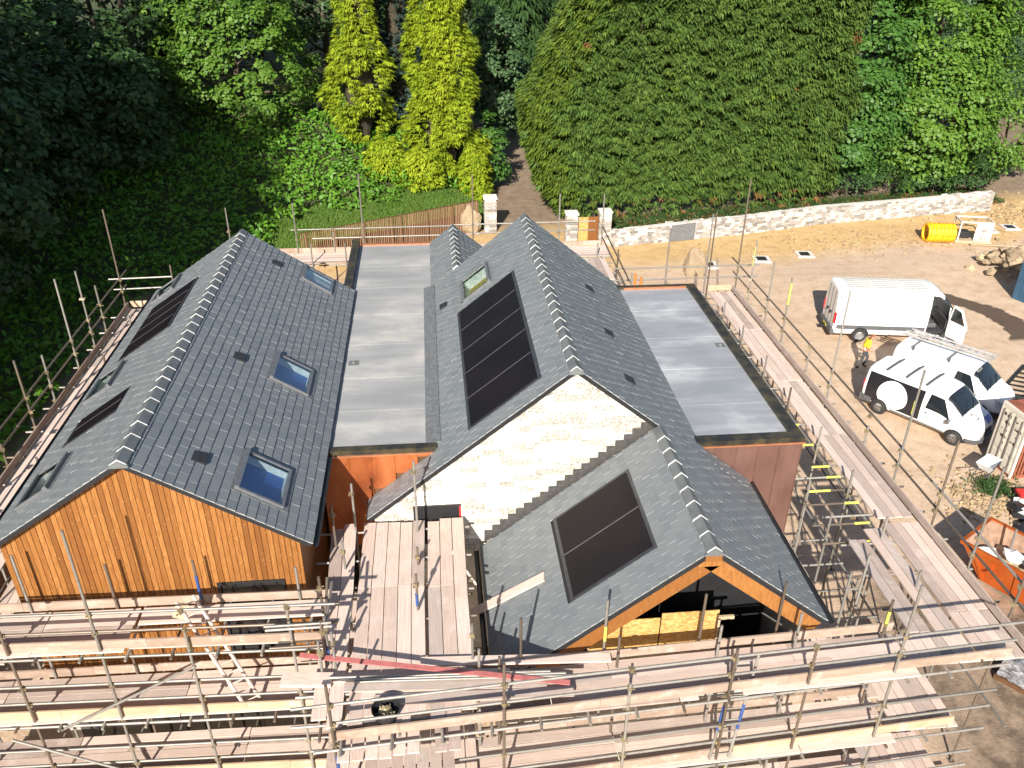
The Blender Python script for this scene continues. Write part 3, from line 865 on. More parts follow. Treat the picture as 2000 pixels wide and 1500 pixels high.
class Scaffold:
    def __init__(self, loc, label):
        self.e = empty('scaffold', loc, 0, label, 'scaffold', 'scaffold runs around the house')
    def coupler(self, p):
        inst('coupler', COUPLER, self.e, Matrix.Translation(p) @ Matrix.Rotation(rnd.uniform(0, 6.28), 4, 'Z') @ Matrix.Rotation(rnd.uniform(-.3, .3), 4, 'X'))
    def standard(self, x, y, top, bottom=0.0, mat=None, lean=0.0, bands=()):
        m = mat or (M['steel_rusty'] if rnd.random() < .35 else M['steel'])
        o = pipe('standard', (x, y, bottom), (x + rnd.uniform(-.02, .02) + lean, y + rnd.uniform(-.02, .02), top), m, self.e)
        if bottom < .3: inst('base_plate', BASEPLATE, self.e, Matrix.Translation((x, y, bottom + .004)))
        for z0, z1, bm in bands:
            b = MB(); b.tube((x + lean * (z0 - bottom) / (top - bottom), y, z0), (x + lean * (z1 - bottom) / (top - bottom), y, z1), .034, n=10, cap=False); b.build('paint_band', bm, o, smooth=True)
        return o
    def tube(self, p, q, name='ledger', mat=None, bands=()):
        m = mat or (M['steel_rusty'] if rnd.random() < .25 else M['steel'])
        o = pipe(name, p, q, m, self.e)
        for t0, t1, bm in bands:
            p_, q_ = Vector(p).lerp(Vector(q), t0), Vector(p).lerp(Vector(q), t1)
            b = MB(); b.tube(p_, q_, .034, n=10, cap=False); b.build('paint_band', bm, o, smooth=True)
        return o
    def board(self, p, q, name='board', wd=.225, th=.04, mat=None, up=Vector((0, 0, 1))):
        m = mat or (M['board_grey'] if rnd.random() < .22 else M['board'])
        return bar(name, p, q, wd, th, m, self.e, up)
    def deck(self, a, b, n, z, side, lens=3.9, start=0.0, mat=None, skip=None, gap=.016):
        """n boards laid from a to b (2-D points), stacked towards 'side' (unit 2-D vector)"""
        a, b = Vector((*a, 0)), Vector((*b, 0)); d = (b - a); L = d.length; d.normalize(); s = Vector((*side, 0))
        for i in range(n):
            off = s * ((i + .5) * (.225 + gap))
            t = -start
            while t < L - .05:
                t0, t1 = max(0, t), min(L, t + lens)
                t += lens
                if t1 - t0 < .3: continue
                if skip and skip(i, t0, t1): continue
                zz = z + rnd.uniform(0, .012)
                j = s * rnd.uniform(-.005, .005)
                e0, e1 = rnd.uniform(.004, .02), rnd.uniform(.004, .02)
                self.board(tuple((a + d * (t0 + e0) + off + j) + Vector((0, 0, zz))), tuple((a + d * (t1 - e1) + off + j) + Vector((0, 0, zz + rnd.uniform(-.006, .006)))), mat=mat)
    def toe(self, a, b, z, lens=3.9, mat=None, start=0.0, ht=.225):
        a, b = Vector((*a, 0)), Vector((*b, 0)); d = b - a; L = d.length; d.normalize()
        t = -start
        while t < L - .05:
            t0, t1 = max(0, t), min(L, t + lens); t += lens
            if t1 - t0 < .3: continue
            p, q = a + d * t0, a + d * (t1 - .006)
            zz = z + .022 + ht / 2
            self.board((p.x, p.y, zz), (q.x, q.y, zz + rnd.uniform(-.012, .012)), 'toe_board', .038, ht, mat or M['toe'])

YB, BB = M['yellow_band'], M['blue_band']
# ---- front of the left gable
S1 = Scaffold((-6, -3.6, 0), 'three-deck tube scaffold in front of the left timber gable')
xsA = [-10.6, -8.85, -7.05, -5.28, -3.2]
yo = lambda x: -4.27 + (x + 2.4) * -.045 * 1.0 if False else -4.27 - (x + 2.4) * .035
yi = lambda x: -2.96 - (x + 2.4) * .018
tops_o = [5.5, 5.9, 8.29, 5.62, 6.15]; tops_i = [6.5, 6.75, 6.42, 6.4, 6.1]
for x, to, ti in zip(xsA, tops_o, tops_i):
    S1.standard(x, yo(x), to, bands=((5.0, 5.35, YB),) if x == -5.28 else ())
    S1.standard(x, yi(x) - .02, ti, mat=None, bands=((5.35, 6.0, BB),) if x == -5.28 else ((3.4, 3.7, YB),) if x == -3.2 else ())
for z in (5.15, 3.15, 1.15):
    xa, xb = -11.3, -2.35
    S1.tube((xa, yo(xa) - .065, z - .08), (xb, yo(xb) - .065, z - .08), mat=M['steel'])
    S1.tube((xa, yi(xa) - .085, z - .08), (xb, yi(xb) - .085, z - .08))
    for x in np.arange(xa + .3, xb, .9):
        S1.tube((x, yo(x) - .22, z - .045), (x, -2.62 if z > 3 else -2.7, z - .045), 'transom')
    for dz, mm in ((.50, None), (1.0, M['steel'])):
        S1.tube((xa, yo(xa) + .06, z + dz), (xb + .1, yo(xb) + .06, z + dz + .02), 'guard_rail', mm, bands=((.12, .18, BB),) if 2 < z < 4 and dz > .8 else ())
    for x in xsA:
        for dz in (-.08, .5, 1.0): S1.coupler((x, yo(x) + .03, z + dz))
        S1.coupler((x, yi(x) - .05, z - .08))
# top deck: wide on the left, two boards on the right where the ladder comes up
S1.deck((-11.3, yi(-11.3) - .05), (-6.55, yi(-6.55) - .05), 5, 5.15, (-.02, -1), start=1.0)
S1.deck((-6.5, yi(-6.5) - .05), (-2.5, yi(-2.5) - .05), 2, 5.15, (0, -1))
S1.deck((-6.5, yo(-6.5) + .30), (-2.6, yo(-2.6) + .30), 1, 5.15, (0, -1))
S1.toe((-11.3, yi(-11.3) + .03), (-2.5, yi(-2.5) + .03), 5.15, start=1.6)
S1.toe((-11.3, yo(-11.3) + .08), (-2.6, yo(-2.6) + .08), 5.15, start=2.6)
S1.deck((-11.3, yi(-11.3) - .05), (-2.5, yi(-2.5) - .05), 5, 3.15, (-.02, -1), start=2.3)
S1.toe((-11.3, yi(-11.3) + .03), (-2.5, yi(-2.5) + .03), 3.15, start=.6)
S1.toe((-11.3, yo(-11.3) + .08), (-2.45, yo(-2.45) + .08), 3.15, start=.9, mat=M['board_new'])
S1.deck((-11.3, yi(-11.3) - .05), (-2.5, yi(-2.5) - .05), 5, 1.15, (-.02, -1), start=1.3)
S1.toe((-11.3, yo(-11.3) + .08), (-2.45, yo(-2.45) + .08), 1.15, start=.2, mat=M['board_new'])
S1.tube((-8.3, yo(-8.3) - .10, 3.0), (-5.2, yo(-5.2) - .10, 4.75), 'brace', M['steel'])
S1.tube((-9.4, yo(-9.4) - .10, 2.75), (-6.6, yo(-6.6) - .10, 1.2), 'brace', M['steel'])

# ---- middle platform between the gables
S2 = Scaffold((-1.1, -2.3, 0), 'wide boarded platform with boards running towards the stone gable')
ZM = 4.85
xm = -2.68
offs = []
for i in range(10):
    offs.append(xm); xm += .290 + (.09 if i in (1,) else .0) + (.075 if i == 6 else .012)
for i, x in enumerate(offs):
    xx = x + .145
    ye = rnd.uniform(-.2, -.04)
    mid = -2.42 + (.0 if i < 7 else -.1) + rnd.uniform(-.04, .04) - (.35 if i == 9 else 0)
    lean = (xx + 1.0) * .006
    S2.board((xx - .10 * (i < 2), ye - (.1 if i == 0 else 0), ZM + .01), (xx - .02, mid, ZM + .01), wd=.285)
    S2.board((xx - .02, mid - .02, ZM + rnd.uniform(0, .01)), (xx + lean, -6.1 if i % 3 else -5.9, ZM - .02), wd=.285)
for y in (-.35, -1.4, -2.3, -2.55, -3.4, -4.4, -5.3, -6.0):
    S2.tube((-3.05, y, ZM - .06), (.62, y, ZM - .06), 'transom')
for x in (-2.5, -1.0, .45):
    S2.tube((x, -.2, ZM - .14), (x, -6.3, ZM - .14), 'ledger')
for x, y, t in ((-2.62, -.9, 6.1), (-2.2, -.35, 6.3), (-2.35, -1.75, 5.7), (-.67, -.55, 7.0), (-.66, -1.75, 5.4), (-.66, -3.2, 5.9), (-2.66, -3.45, 6.2), (-2.45, -4.55, 6.15), (.47, -4.75, 5.9), (-2.5, -4.6, 6.1), (-2.3, -4.7, 5.9), (-2.55, -4.85, 5.8)):
    S2.standard(x, y, t, bands=((5.0, 5.35, BB),) if (x, y) in ((-.66, -3.2), (-2.45, -4.55)) else ())
    S2.coupler((x, y + .04, ZM - .1)); S2.coupler((x, y, t - .3))
for z, y in ((5.35, -4.5), (5.9, -4.55), (6.05, -4.6)):
    S2.tube((-3.6, y, z), (-2.3, y, z), 'guard_rail')
S2.tube((-2.5, -4.55, 5.4), (-2.5, -3.3, 6.05), 'brace'); S2.tube((-2.4, -4.6, 6.0), (-2.4, -3.4, 6.0), 'guard_rail')

S2.deck((-2.65, -.3), (-2.65, -6.0), 13, 2.82, (1, 0), start=1.2)
for y in (-.6, -2.0, -3.6, -5.0): S2.tube((-3.0, y, 2.77), (.65, y, 2.77), 'transom')
# ---- front of the right gable (slightly skewed to the house)
S3 = Scaffold((5, -5.6, 0), 'long two-deck tube scaffold in front of the right slate gable')
fo = lambda x: -6.36 + (x + 2) * .060         # outer line
fi = lambda x: -5.02 + (x + 2) * .034         # inner line
xsC = [-2.2, 1.0, 3.45, 5.5, 7.2, 9.1]
topC = [6.3, 6.3, 5.35, 6.0, 5.75, 7.1]
for x, t in zip(xsC, topC):
    S3.standard(x, fo(x), t, mat=M['steel_rusty'] if x in (-2.2, 1.0) else None, bands=((3.9, 4.4, BB), (3.5, 3.9, YB)) if x == -2.2 else ())
for x, t in ((.57, 5.6), (.98, 5.35), (1.45, 6.05), (3.2, 6.3), (3.42, 5.6), (5.25, 6.25), (5.55, 5.65), (6.93, 6.4), (7.25, 5.8), (8.3, 6.45), (9.2, 5.9)):
    S3.standard(x, fi(x) + (.10 if t > 6 else -.22), t, bands=((5.2, 5.6, YB),) if x in (3.2, 9.2) else ())
ZR = 4.70
for z in (ZR, 2.70, .70):
    xa, xb = -2.6, 11.7
    S3.tube((xa, fo(xa) - .065, z - .08), (xb, fo(xb) - .065, z - .08))
    S3.tube((xa, fi(xa) - .2, z - .08), (xb - 1.5, fi(xb - 1.5) - .2, z - .08))
    for x in np.arange(xa + .5, xb - 1.2, .95): S3.tube((x, fo(x) - .25, z - .045), (x, fi(x) + .12, z - .045), 'transom')
    for dz in (.52, 1.02):
        a_ = -2.9 if dz > .8 else -2.2
        S3.tube((a_, fo(a_) + .06, z + dz), (11.75, fo(11.75) + .06, z + dz - .03), 'guard_rail', M['steel'], bands=())
    for x in xsC:
        for dz in (-.08, .52, 1.02): S3.coupler((x, fo(x) + .03, z + dz))
# decks
gapx = (5.05, 5.75)      # ladder gap in the outer boards
S3.deck((.55, fi(.55) - .02), (9.55, fi(9.55) - .02), 2, ZR, (.03, -1), start=1.2)
for i in range(2, 5):
    if i == 4:
        S3.deck((-2.3, fi(-2.3) - .02 - i * .233), (4.9, fi(4.9) - .02 - i * .233), 1, ZR, (.03, -1), start=1.0)
        S3.deck((5.8, fi(5.8) - .02 - i * .233), (9.6, fi(9.6) - .02 - i * .233), 1, ZR, (.03, -1), start=0)
    else:
        S3.deck((.55, fi(.55) - .02 - i * .233), (9.6, fi(9.6) - .02 - i * .233), 1, ZR, (.03, -1), start=2.1 * (i - 2) + .4)
S3.toe((.6, fi(.6) + .06), (9.6, fi(9.6) + .06), ZR, start=1.0)
S3.toe((-2.3, fo(-2.3) + .08), (11.75, fo(11.75) + .08), ZR, start=2.6)
S3.deck((.35, fi(.35) - .02), (9.5, fi(9.5) - .02), 5, 2.70, (.03, -1), start=.8)
S3.deck((-2.2, fi(-2.2) - .02), (.3, fi(.3) - .02), 5, 2.70, (.03, -1), start=.8)
S3.toe((.6, fi(.6) + .06), (9.4, fi(9.4) + .06), 2.70, start=2.0)
S3.toe((5.9, fo(5.9) + .08), (11.0, fo(11.0) + .08), 2.70, start=.6, mat=M['board_new'])
S3.toe((-2.2, fo(-2.2) + .08), (5.8, fo(5.8) + .08), 2.70, start=1.6)
S3.deck((-2.2, fi(-2.2) - .02), (10.2, fi(10.2) - .02), 5, .70, (.03, -1), start=1.8)
S3.deck((9.65, -4.2), (9.65, fo(10.5) + .02), 6, 2.70, (1, 0))
S3.deck((9.65, -4.2), (9.65, fo(10.5) + .02), 7, .72, (1, 0))
# board ends of a cross-laid landing below the toe board
for k in range(9):
    x = -2.05 + k * .26
    if k == 6: continue
    S3.board((x, fo(x) + .45, 4.55), (x, fo(x) - .28 - rnd.uniform(0, .06), 4.55))
for k in range(7):
    x = -1.6 + k * .25
    S3.board((x, fo(x) + .3, 3.9), (x, fo(x) - .5, 3.9), mat=M['board_grey'])

# ---- right-hand side
S4 = Scaffold((11.6, 4, 0), 'long scaffold walkway along the right side above the vans')
XO = 12.28
for y, t, bd in ((13.95, 9.3, 0), (12.5, 7.35, 1), (10.6, 7.2, 0), (8.95, 7.3, 1), (6.75, 5.5, 0), (5.0, 8.5, 0), (2.4, 5.4, 0), (.65, 8.2, 2), (-1.3, 7.35, 0), (-2.95, 7.75, 0), (-4.55, 6.5, 1)):
    S4.standard(XO, y, t, bands=((6.3, 7.1, YB),) if bd == 1 else ((6.9, 7.3, YB), (5.6, 5.9, BB)) if bd == 2 else ())
    for z in (ZR - .08, 5.25, 5.75): S4.coupler((XO - .03, y, z))
for y, t in ((13.2, 8.3), (11.0, 5.5), (8.9, 5.55), (6.7, 5.5), (4.6, 5.5), (2.35, 5.5), (.3, 5.45), (-1.6, 5.4), (-3.3, 5.2), (-2.7, 3.8), (-1.2, 3.0)):
    S4.standard(10.82, y, t)
    S4.coupler((10.85, y, ZR - .08))
S4.tube((XO + .06, 14.6, 5.25), (XO + .06, 4.0, 5.25), 'guard_rail', M['steel_rusty']); S4.tube((XO + .06, 4.1, 5.27), (XO + .06, -5.9, 5.27), 'guard_rail', M['steel_rusty'])
S4.tube((XO + .06, 14.9, 5.75), (XO + .06, 2.5, 5.75), 'guard_rail', M['steel_rusty']); S4.tube((XO + .06, 2.6, 5.77), (XO + .06, -.8, 5.77), 'guard_rail', M['steel_rusty']); S4.tube((XO + .06, -.7, 5.77), (XO + .06, -6.1, 5.77), 'guard_rail', M['steel'])
for y in np.arange(-5.0, 13.8, 1.1):
    short = RYN < y < 11
    S4.tube((XO + .25, y, ZR - .045), (10.35 if short else 9.75, y, ZR - .045), 'transom', bands=((.75, .98, YB),) if rnd.random() < .3 else ())
    if rnd.random() < .6: S4.coupler((10.6, y, ZR - .09))
for x in (XO - .06, 10.88):
    S4.tube((x, 14.2, ZR - .1), (x, -5.6, ZR - .1), 'ledger')
    S4.tube((x, 14.2, 2.6), (x, -5.6, 2.6), 'ledger')
S4.deck((11.08, 13.75), (11.08, 3.05), 4, ZR, (1, 0), start=.4)
S4.deck((11.08, 3.02), (11.08, -1.0), 4, ZR + .035, (1, 0), start=0)
S4.deck((11.12, -1.05), (11.12, -5.55), 4, ZR, (1, 0), start=.8)
S4.deck((9.62, -4.7), (9.62, -5.55), 6, ZR - .005, (1, 0))
S4.deck((9.95, -1.6), (9.95, -4.68), 2, ZR + .0, (1, 0), mat=M['board_grey'])
S4.deck((10.55, -1.2), (10.55, -4.68), 2, ZR - .01, (1, 0))
S4.toe((12.13, 13.9), (12.13, -5.7), ZR, start=1.1, mat=M['board_grey'])
S4.toe((11.05, 13.95), (12.1, 13.95), ZR, mat=M['board_new'])
S4.deck((8.75, 1.2), (8.75, -4.7), 4, 2.72, (1, 0), start=1.1)
for y in np.arange(-4.2, 1.0, 1.0): S4.tube((8.5, y, 2.66), (10.9, y, 2.66), 'transom')
for y, z in ((-.25, 5.15), (.9, 5.15), (-.9, 5.0), (-1.55, 4.95)):
    S4.tube((9.35, y, z - .35), (10.95, y, z - .35), 'transom', bands=((.7, .95, YB),))
S4.standard(9.6, -1.2, 5.3); S4.standard(9.4, -3.4, 5.9); S4.standard(9.7, .25, 5.2)
# far end: rails across
for z in (5.28, 5.78): S4.tube((7.1, 13.95, z), (13.15, 13.95, z), 'guard_rail', M['steel'])
S4.standard(9.3, 13.95, 7.35); S4.standard(10.95, 13.95, 7.95)

# ---- back
S5 = Scaffold((0, 17.3, 0), 'scaffold run behind the house with two long guard rails')
for x, t in ((-8.5, 7.4), (-5.75, 7.55), (-4.2, 6.25), (-2.93, 8.7), (1.75, 8.6), (5.5, 7.7), (7.4, 7.65)):
    S5.standard(x, 17.85, t)
    for z in (5.95, 6.38): S5.coupler((x, 17.85, z))
for x in (-5.0, -3.6, -2.0, 2.4, 5.0, 7.0): S5.standard(x, 16.6, 6.2 if x < -3 else 5.9)
S5.tube((-5.95, 17.92, 6.35), (.9, 17.92, 6.37), 'guard_rail', M['steel']); S5.tube((.8, 17.94, 6.40), (7.1, 17.94, 6.42), 'guard_rail', M['steel'])
S5.tube((-5.1, 17.92, 5.95), (2.0, 17.92, 5.97), 'guard_rail', M['steel']); S5.tube((1.9, 17.94, 6.0), (7.1, 17.94, 6.02), 'guard_rail', M['steel'])
S5.deck((-8.8, 16.65), (7.6, 16.65), 5, 5.3, (0, 1), start=1.0)
S5.toe((-8.8, 17.88), (7.6, 17.88), 5.3, start=.7)
for x in np.arange(-8.4, 7.6, 1.3): S5.tube((x, 16.4, 5.25), (x, 18.1, 5.25), 'transom')
for y in (16.75, 17.8): S5.tube((-8.9, y, 5.18), (7.7, y, 5.18), 'ledger')
S5.deck((6.35, 11.5), (6.35, 16.6), 4, 5.2, (1, 0), start=1.2)
for y in np.arange(11.8, 16.4, 1.1): S5.tube((6.1, y, 5.15), (7.6, y, 5.15), 'transom')
for z in (5.75, 6.2): S5.tube((7.42, 17.9, z), (7.25, 11.6, z), 'guard_rail', M['steel_rusty'])
for y in (11.7, 14.2): S5.standard(7.35, y, 6.5)
S5.tube((-3.4, 16.3, 4.9), (-2.9, 17.0, 6.0), 'brace', M['steel_rusty'])

# ---- left-hand side
S6 = Scaffold((-10.8, 4, 0), 'scaffold walkway along the left eaves beside the dark trees')
for y, t in ((12.25, 9.2), (8.9, 8.3), (7.4, 8.65), (10.1, 7.3), (5.4, 7.15), (3.95, 7.75), (2.1, 6.3), (.4, 6.5), (-1.5, 6.6)):
    S6.standard(-11.2, y, t); 
    for z in (5.65, 6.15, 6.6): S6.coupler((-11.2, y, z))
b = MB(); b.box((-11.2, 8.9, 7.35), (.16, .12, .05)); b.build('wood_offcut', M['board_new'], S6.e)
for y, t in ((9.2, 6.6), (6.5, 6.5), (1.3, 6.4), (-1.0, 6.3)): S6.standard(-10.0, y, t)
S6.tube((-11.26, 13.2, 6.6), (-11.26, 4.4, 6.6), 'guard_rail', M['steel_rusty']); S6.tube((-11.26, 4.5, 6.58), (-11.26, -3.2, 6.58), 'guard_rail', M['steel_rusty'])
S6.tube((-11.26, 12.9, 6.15), (-11.26, 3.2, 6.15), 'guard_rail', M['steel_rusty']); S6.tube((-11.26, 3.3, 6.13), (-11.26, -3.2, 6.13), 'guard_rail', M['steel_rusty'])
S6.tube((-11.6, 12.3, 6.62), (-9.4, 12.3, 6.66), 'guard_rail', M['steel']); S6.tube((-11.5, 12.3, 6.22), (-9.75, 12.3, 6.26), 'guard_rail', M['steel'])
S6.standard(-9.4, 12.3, 7.1, bottom=5.6)
S6.deck((-10.97, -2.6), (-10.97, 12.0), 5, 5.55, (1, 0), start=1.5)
S6.toe((-11.05, -2.7), (-11.05, 12.1), 5.55, start=.3); S6.toe((-11.0, 12.2), (-9.8, 12.2), 5.55, mat=M['board_new'])
for y in np.arange(-2.3, 12, 1.25): S6.tube((-11.5, y, 5.50), (-9.7, y, 5.50), 'transom')
for x in (-11.15, -9.95): S6.tube((x, -2.8, 5.42), (x, 12.5, 5.42), 'ledger')
for x in (-11.15, -9.95): S6.tube((x, -2.8, 3.3), (x, 12.5, 3.3), 'ledger')
S6.deck((-10.97, -2.6), (-10.97, 12.0), 4, 3.4, (1, 0), start=.5)

# ---- ladders and loose things on the decks
def ladder(name, p, q, wd, mat, label, n, side=Vector((1, 0, 0)), r=.03, parent=None):
    p, q = Vector(p), Vector(q); side = side.normalized()
    e = empty(name, tuple(p), 0, label, 'ladder')
    for s in (-1, 1): bar('stile', p + side * s * wd / 2, q + side * s * wd / 2, .035, .075, mat, e)
    for i in range(n):
        c = p.lerp(q, (i + .5) / n)
        pipe('rung', c - side * wd / 2, c + side * wd / 2, mat, e, r=.016)
    return e
ladder('ladder', (-4.30, -4.0, 3.2), (-5.35, -3.62, 6.0), .34, M['board'], 'pale timber ladder rising through the left front deck', 11, Vector((.9, .5, 0)))
b = MB(); b.box((-5.45, -3.7, 5.75), (.26, .03, .42), Matrix.Rotation(.35, 3, 'Y')); tag(b.build('ladder_guard', M['board_new']), 'small pale plywood sheet tied to the top of the ladder', 'board')
e = empty('access_ladder', (5.3, -5.75, 2.75), 0, 'steel lattice access ladder with yellow bands in the right front deck gap', 'ladder')
for s in (0, .42):
    pipe('stile', (5.15 + s, -6.1, 1.2), (5.75 + s, -5.55, 5.4), M['steel'], e)
    for t0, t1, bm in ((.15, .3, M['yellow_band']), (.55, .7, M['blue_band'])):
        p_, q_ = Vector((5.15 + s, -6.1, 1.2)).lerp(Vector((5.75 + s, -5.55, 5.4)), t0), Vector((5.15 + s, -6.1, 1.2)).lerp(Vector((5.75 + s, -5.55, 5.4)), t1)
        pipe('paint_band', p_, q_, bm, e, r=.034)
for i in range(14):
    t = (i + .5) / 14
    c = Vector((5.15, -6.1, 1.2)).lerp(Vector((5.75, -5.55, 5.4)), t)
    pipe('rung', c, c + Vector((.42, 0, 0)), M['steel'], e, r=.015)
# plank laid on the slate slope
def loose(name, p, q, wd, th, mat, label, cat, group=None, up=Vector((0, 0, 1))):
    o = bar(name, p, q, wd, th, mat, None, up); tag(o, label, cat, group); return o
loose('plank', PCL(sC(.60), -2.15, .06), PCL(sC(2.28), -2.47, .06), .26, .045, M['board'], 'single pale plank lying up the right slate slope beside the platform', 'plank', None, PCL(1, 0, 1) - PCL(1, 0, 0))
# stack of boards on the front landing, red strip, tubes, bucket
zs = ZM + .045
M['red_strip'] = simple('red_plastic', (.42, .13, .12), .7)
for k, (xa, ya, xb, yb, dz) in enumerate(((-1.9, -5.15, 2.0, -5.42, 0), (-1.75, -5.42, 2.35, -5.62, 0), (-2.1, -5.25, 1.9, -5.5, .042), (-1.5, -5.62, 2.4, -5.75, .042), (-2.6, -4.95, 1.2, -5.15, .0), (-.6, -4.72, 3.3, -4.95, .02))):
    lab = ['bottom grey plank of the untidy pile on the front landing', 'outer bottom plank of the pile on the front landing', 'upper plank of the pile under the red strip', 'upper outer plank of the pile beside the guard rail', 'plank lying along the back of the front landing', 'plank lying against the toe board below the right slate slope'][k]
    loose('loose_plank', (xa, ya, zs + dz), (xb, yb, zs + dz + .002), .225, .04, M['board_grey'] if k in (0, 2, 3) else M['board'], lab, 'plank', 'planks piled on the front landing')
loose('red_strip', (-3.0, -4.62, zs + .34), (2.35, -5.60, zs + .12), .12, .018, M['red_strip'], 'long red plastic strip lying across the planks on the front landing', 'strip')
for k in range(3):
    o = pipe('loose_tube', (-2.4 + k * .25, -5.05 - .075 * k, zs + .115), (2.0 + k * .3, -5.28 - .075 * k, zs + .115), M['steel'], None)
    tag(o, ['loose scaffold tube nearest the house on the plank pile', 'middle one of three loose tubes on the plank pile', 'loose scaffold tube nearest the guard rail on the plank pile'][k], 'tube', 'loose tubes on the front landing')
e = empty('bucket', (-1.25, -5.98, ZM + .02), 0, 'black rubber bucket holding couplers on the front landing', 'bucket')
b = MB(); n = 20
for (r0, z0, r1, z1) in ((.20, 0, .275, .26), (.275, .26, .26, .27), (.26, .27, .19, .02)):
    for i in range(n):
        a0, a1 = 2 * math.pi * i / n, 2 * math.pi * (i + 1) / n
        b.quad((r0 * math.cos(a0), r0 * math.sin(a0), z0), (r0 * math.cos(a1), r0 * math.sin(a1), z0), (r1 * math.cos(a1), r1 * math.sin(a1), z1), (r1 * math.cos(a0), r1 * math.sin(a0), z1))
b.add([(.2 * math.cos(2 * math.pi * i / n), .2 * math.sin(2 * math.pi * i / n), .004) for i in range(n)], [tuple(range(n))])
b.build('tub', M['black'], e, world=False, smooth=True)
for k in range(14):
    a, r_ = rnd.uniform(0, 6.28), rnd.uniform(0, .15)
    o = inst('coupler', COUPLER, None, Matrix.Translation((r_ * math.cos(a), r_ * math.sin(a), .06 + .012 * k)) @ Matrix.Rotation(rnd.uniform(0, 3), 4, 'X') @ Matrix.Rotation(rnd.uniform(0, 3), 4, 'Z'))
    o.parent = e
# bundle of planks ends at the corner of the platform
for k in range(2):
    loose('short_board', (-3.35, -4.95 - .01 * k, zs + .02 + .045 * k), (-2.35, -5.05, zs + .02 + .045 * k), .32, .04, M['board'], ['short board lying under another at the platform corner', 'short pale board on top at the platform corner'][k], 'board')
# ------------------------------------------------------------------ boundary: stone wall, gate posts, fences
def put(o, loc, rz=0, sc=1.0):
    o.location = loc; o.rotation_euler = (0, 0, rz); o.scale = (sc, sc, sc); return o
_blocks = []
for k in range(10):
    b = MB(); b.box((0, 0, 0), (1, 1, 1))
    me = b.mesh('stone_block', M['wall_stone'])
    bm = bmesh.new(); bm.from_mesh(me)
    for v in bm.verts: v.co += Vector((rnd.uniform(-.03, .03), rnd.uniform(-.09, .09), rnd.uniform(-.05, .05)))
    bmesh.ops.bevel(bm, geom=list(bm.edges), offset=.06, segments=1, affect='EDGES'); bm.to_mesh(me); bm.free()
    _blocks.append(me)
def stone_run(parent, a, b, ht0, ht1, thick, limit, L0=.36, ch=.15, z0=0.0, both=True, mats=None):
    """coursed rubble: mortar core with proud blocks; a, b 2-D ends"""
    a, b = Vector((*a, 0)), Vector((*b, 0)); d = b - a; L = d.length; d.normalize(); nrm = Vector((d.y, -d.x, 0))
    ang = math.atan2(d.y, d.x)
    core = MB()
    h = lambda t: ht0 + (ht1 - ht0) * t / L
    pts = [(0, -.2), (L, -.2), (L, h(L) - .03), (0, h(0) - .03)]
    core.prism([a + d * t + Vector((0, 0, z + z0)) - nrm * (thick / 2 - .02) for t, z in pts], nrm * (thick - .04))
    core.build('mortar_core', M['wall_mortar'], parent)
    out = []
    nc = int(max(ht0, ht1) / ch)
    for c in range(nc):
        t = -rnd.uniform(0, .3)
        while t < L:
            l = L0 * rnd.uniform(.6, 1.35); t0, t1 = max(0, t), min(L, t + l); t += l
            if t1 - t0 < .08: continue
            z = c * ch
            if z + ch * .6 > h((t0 + t1) / 2) + rnd.uniform(-.05, .03): continue
            for s in ((1, -1) if both else (1,)):
                p = a + d * ((t0 + t1) / 2) + nrm * s * (thick / 2 - .05 + rnd.uniform(0, .02)) + Vector((0, 0, z0 + z + ch / 2))
                out.append(Matrix.Translation(p) @ Matrix.Rotation(ang, 4, 'Z') @ Matrix.Diagonal((t1 - t0 - .02, .12, ch - .022, 1)))
    return out
def lay(parent, mats, limit):
    cl = cam.location
    mats.sort(key=lambda m: (m.translation - cl).length)
    for m in mats[:limit]: inst('stone_block', rnd.choice(_blocks), parent, m)
    if len(mats) > limit:
        b = MB()
        for m in mats[limit:]:
            me_ = rnd.choice(_blocks)
            n = len(b.v)
            b.v.extend([tuple(m @ v.co) for v in me_.vertices]); b.f.extend([tuple(i + n for i in p.vertices) for p in me_.polygons]); b.m.extend([0] * len(me_.polygons))
        tag(b.build('stone_blocks', M['wall_stone'], parent), kind='stuff')
wall = empty('stone_wall', (24, 34.5, 0), 0, 'long low rubble stone boundary wall below the conifer hedge', 'wall')
ms = []
W = [(10.9, 31.9), (14.6, 32.6), (19.5, 33.4), (25.7, 35.1), (32.5, 36.1), (38.9, 37.0)]
hts = [1.0, 1.12, 1.2, 1.22, 1.25, 1.35, 1.4]
for k, (p, q) in enumerate(zip(W[:-1], W[1:])):
    ms += stone_run(wall, p, q, hts[k], hts[k + 1], .42, 0, both=True)
front = [m for m in ms]
lay(wall, front, 300)
b = MB(); b.prism([(14.9, 32.40, .02), (16.5, 32.66, .02), (16.5, 32.66, 1.12), (14.9, 32.40, 1.06)], (.01, -.035, 0)); b.build('slate_patch', M['lead'], wall)
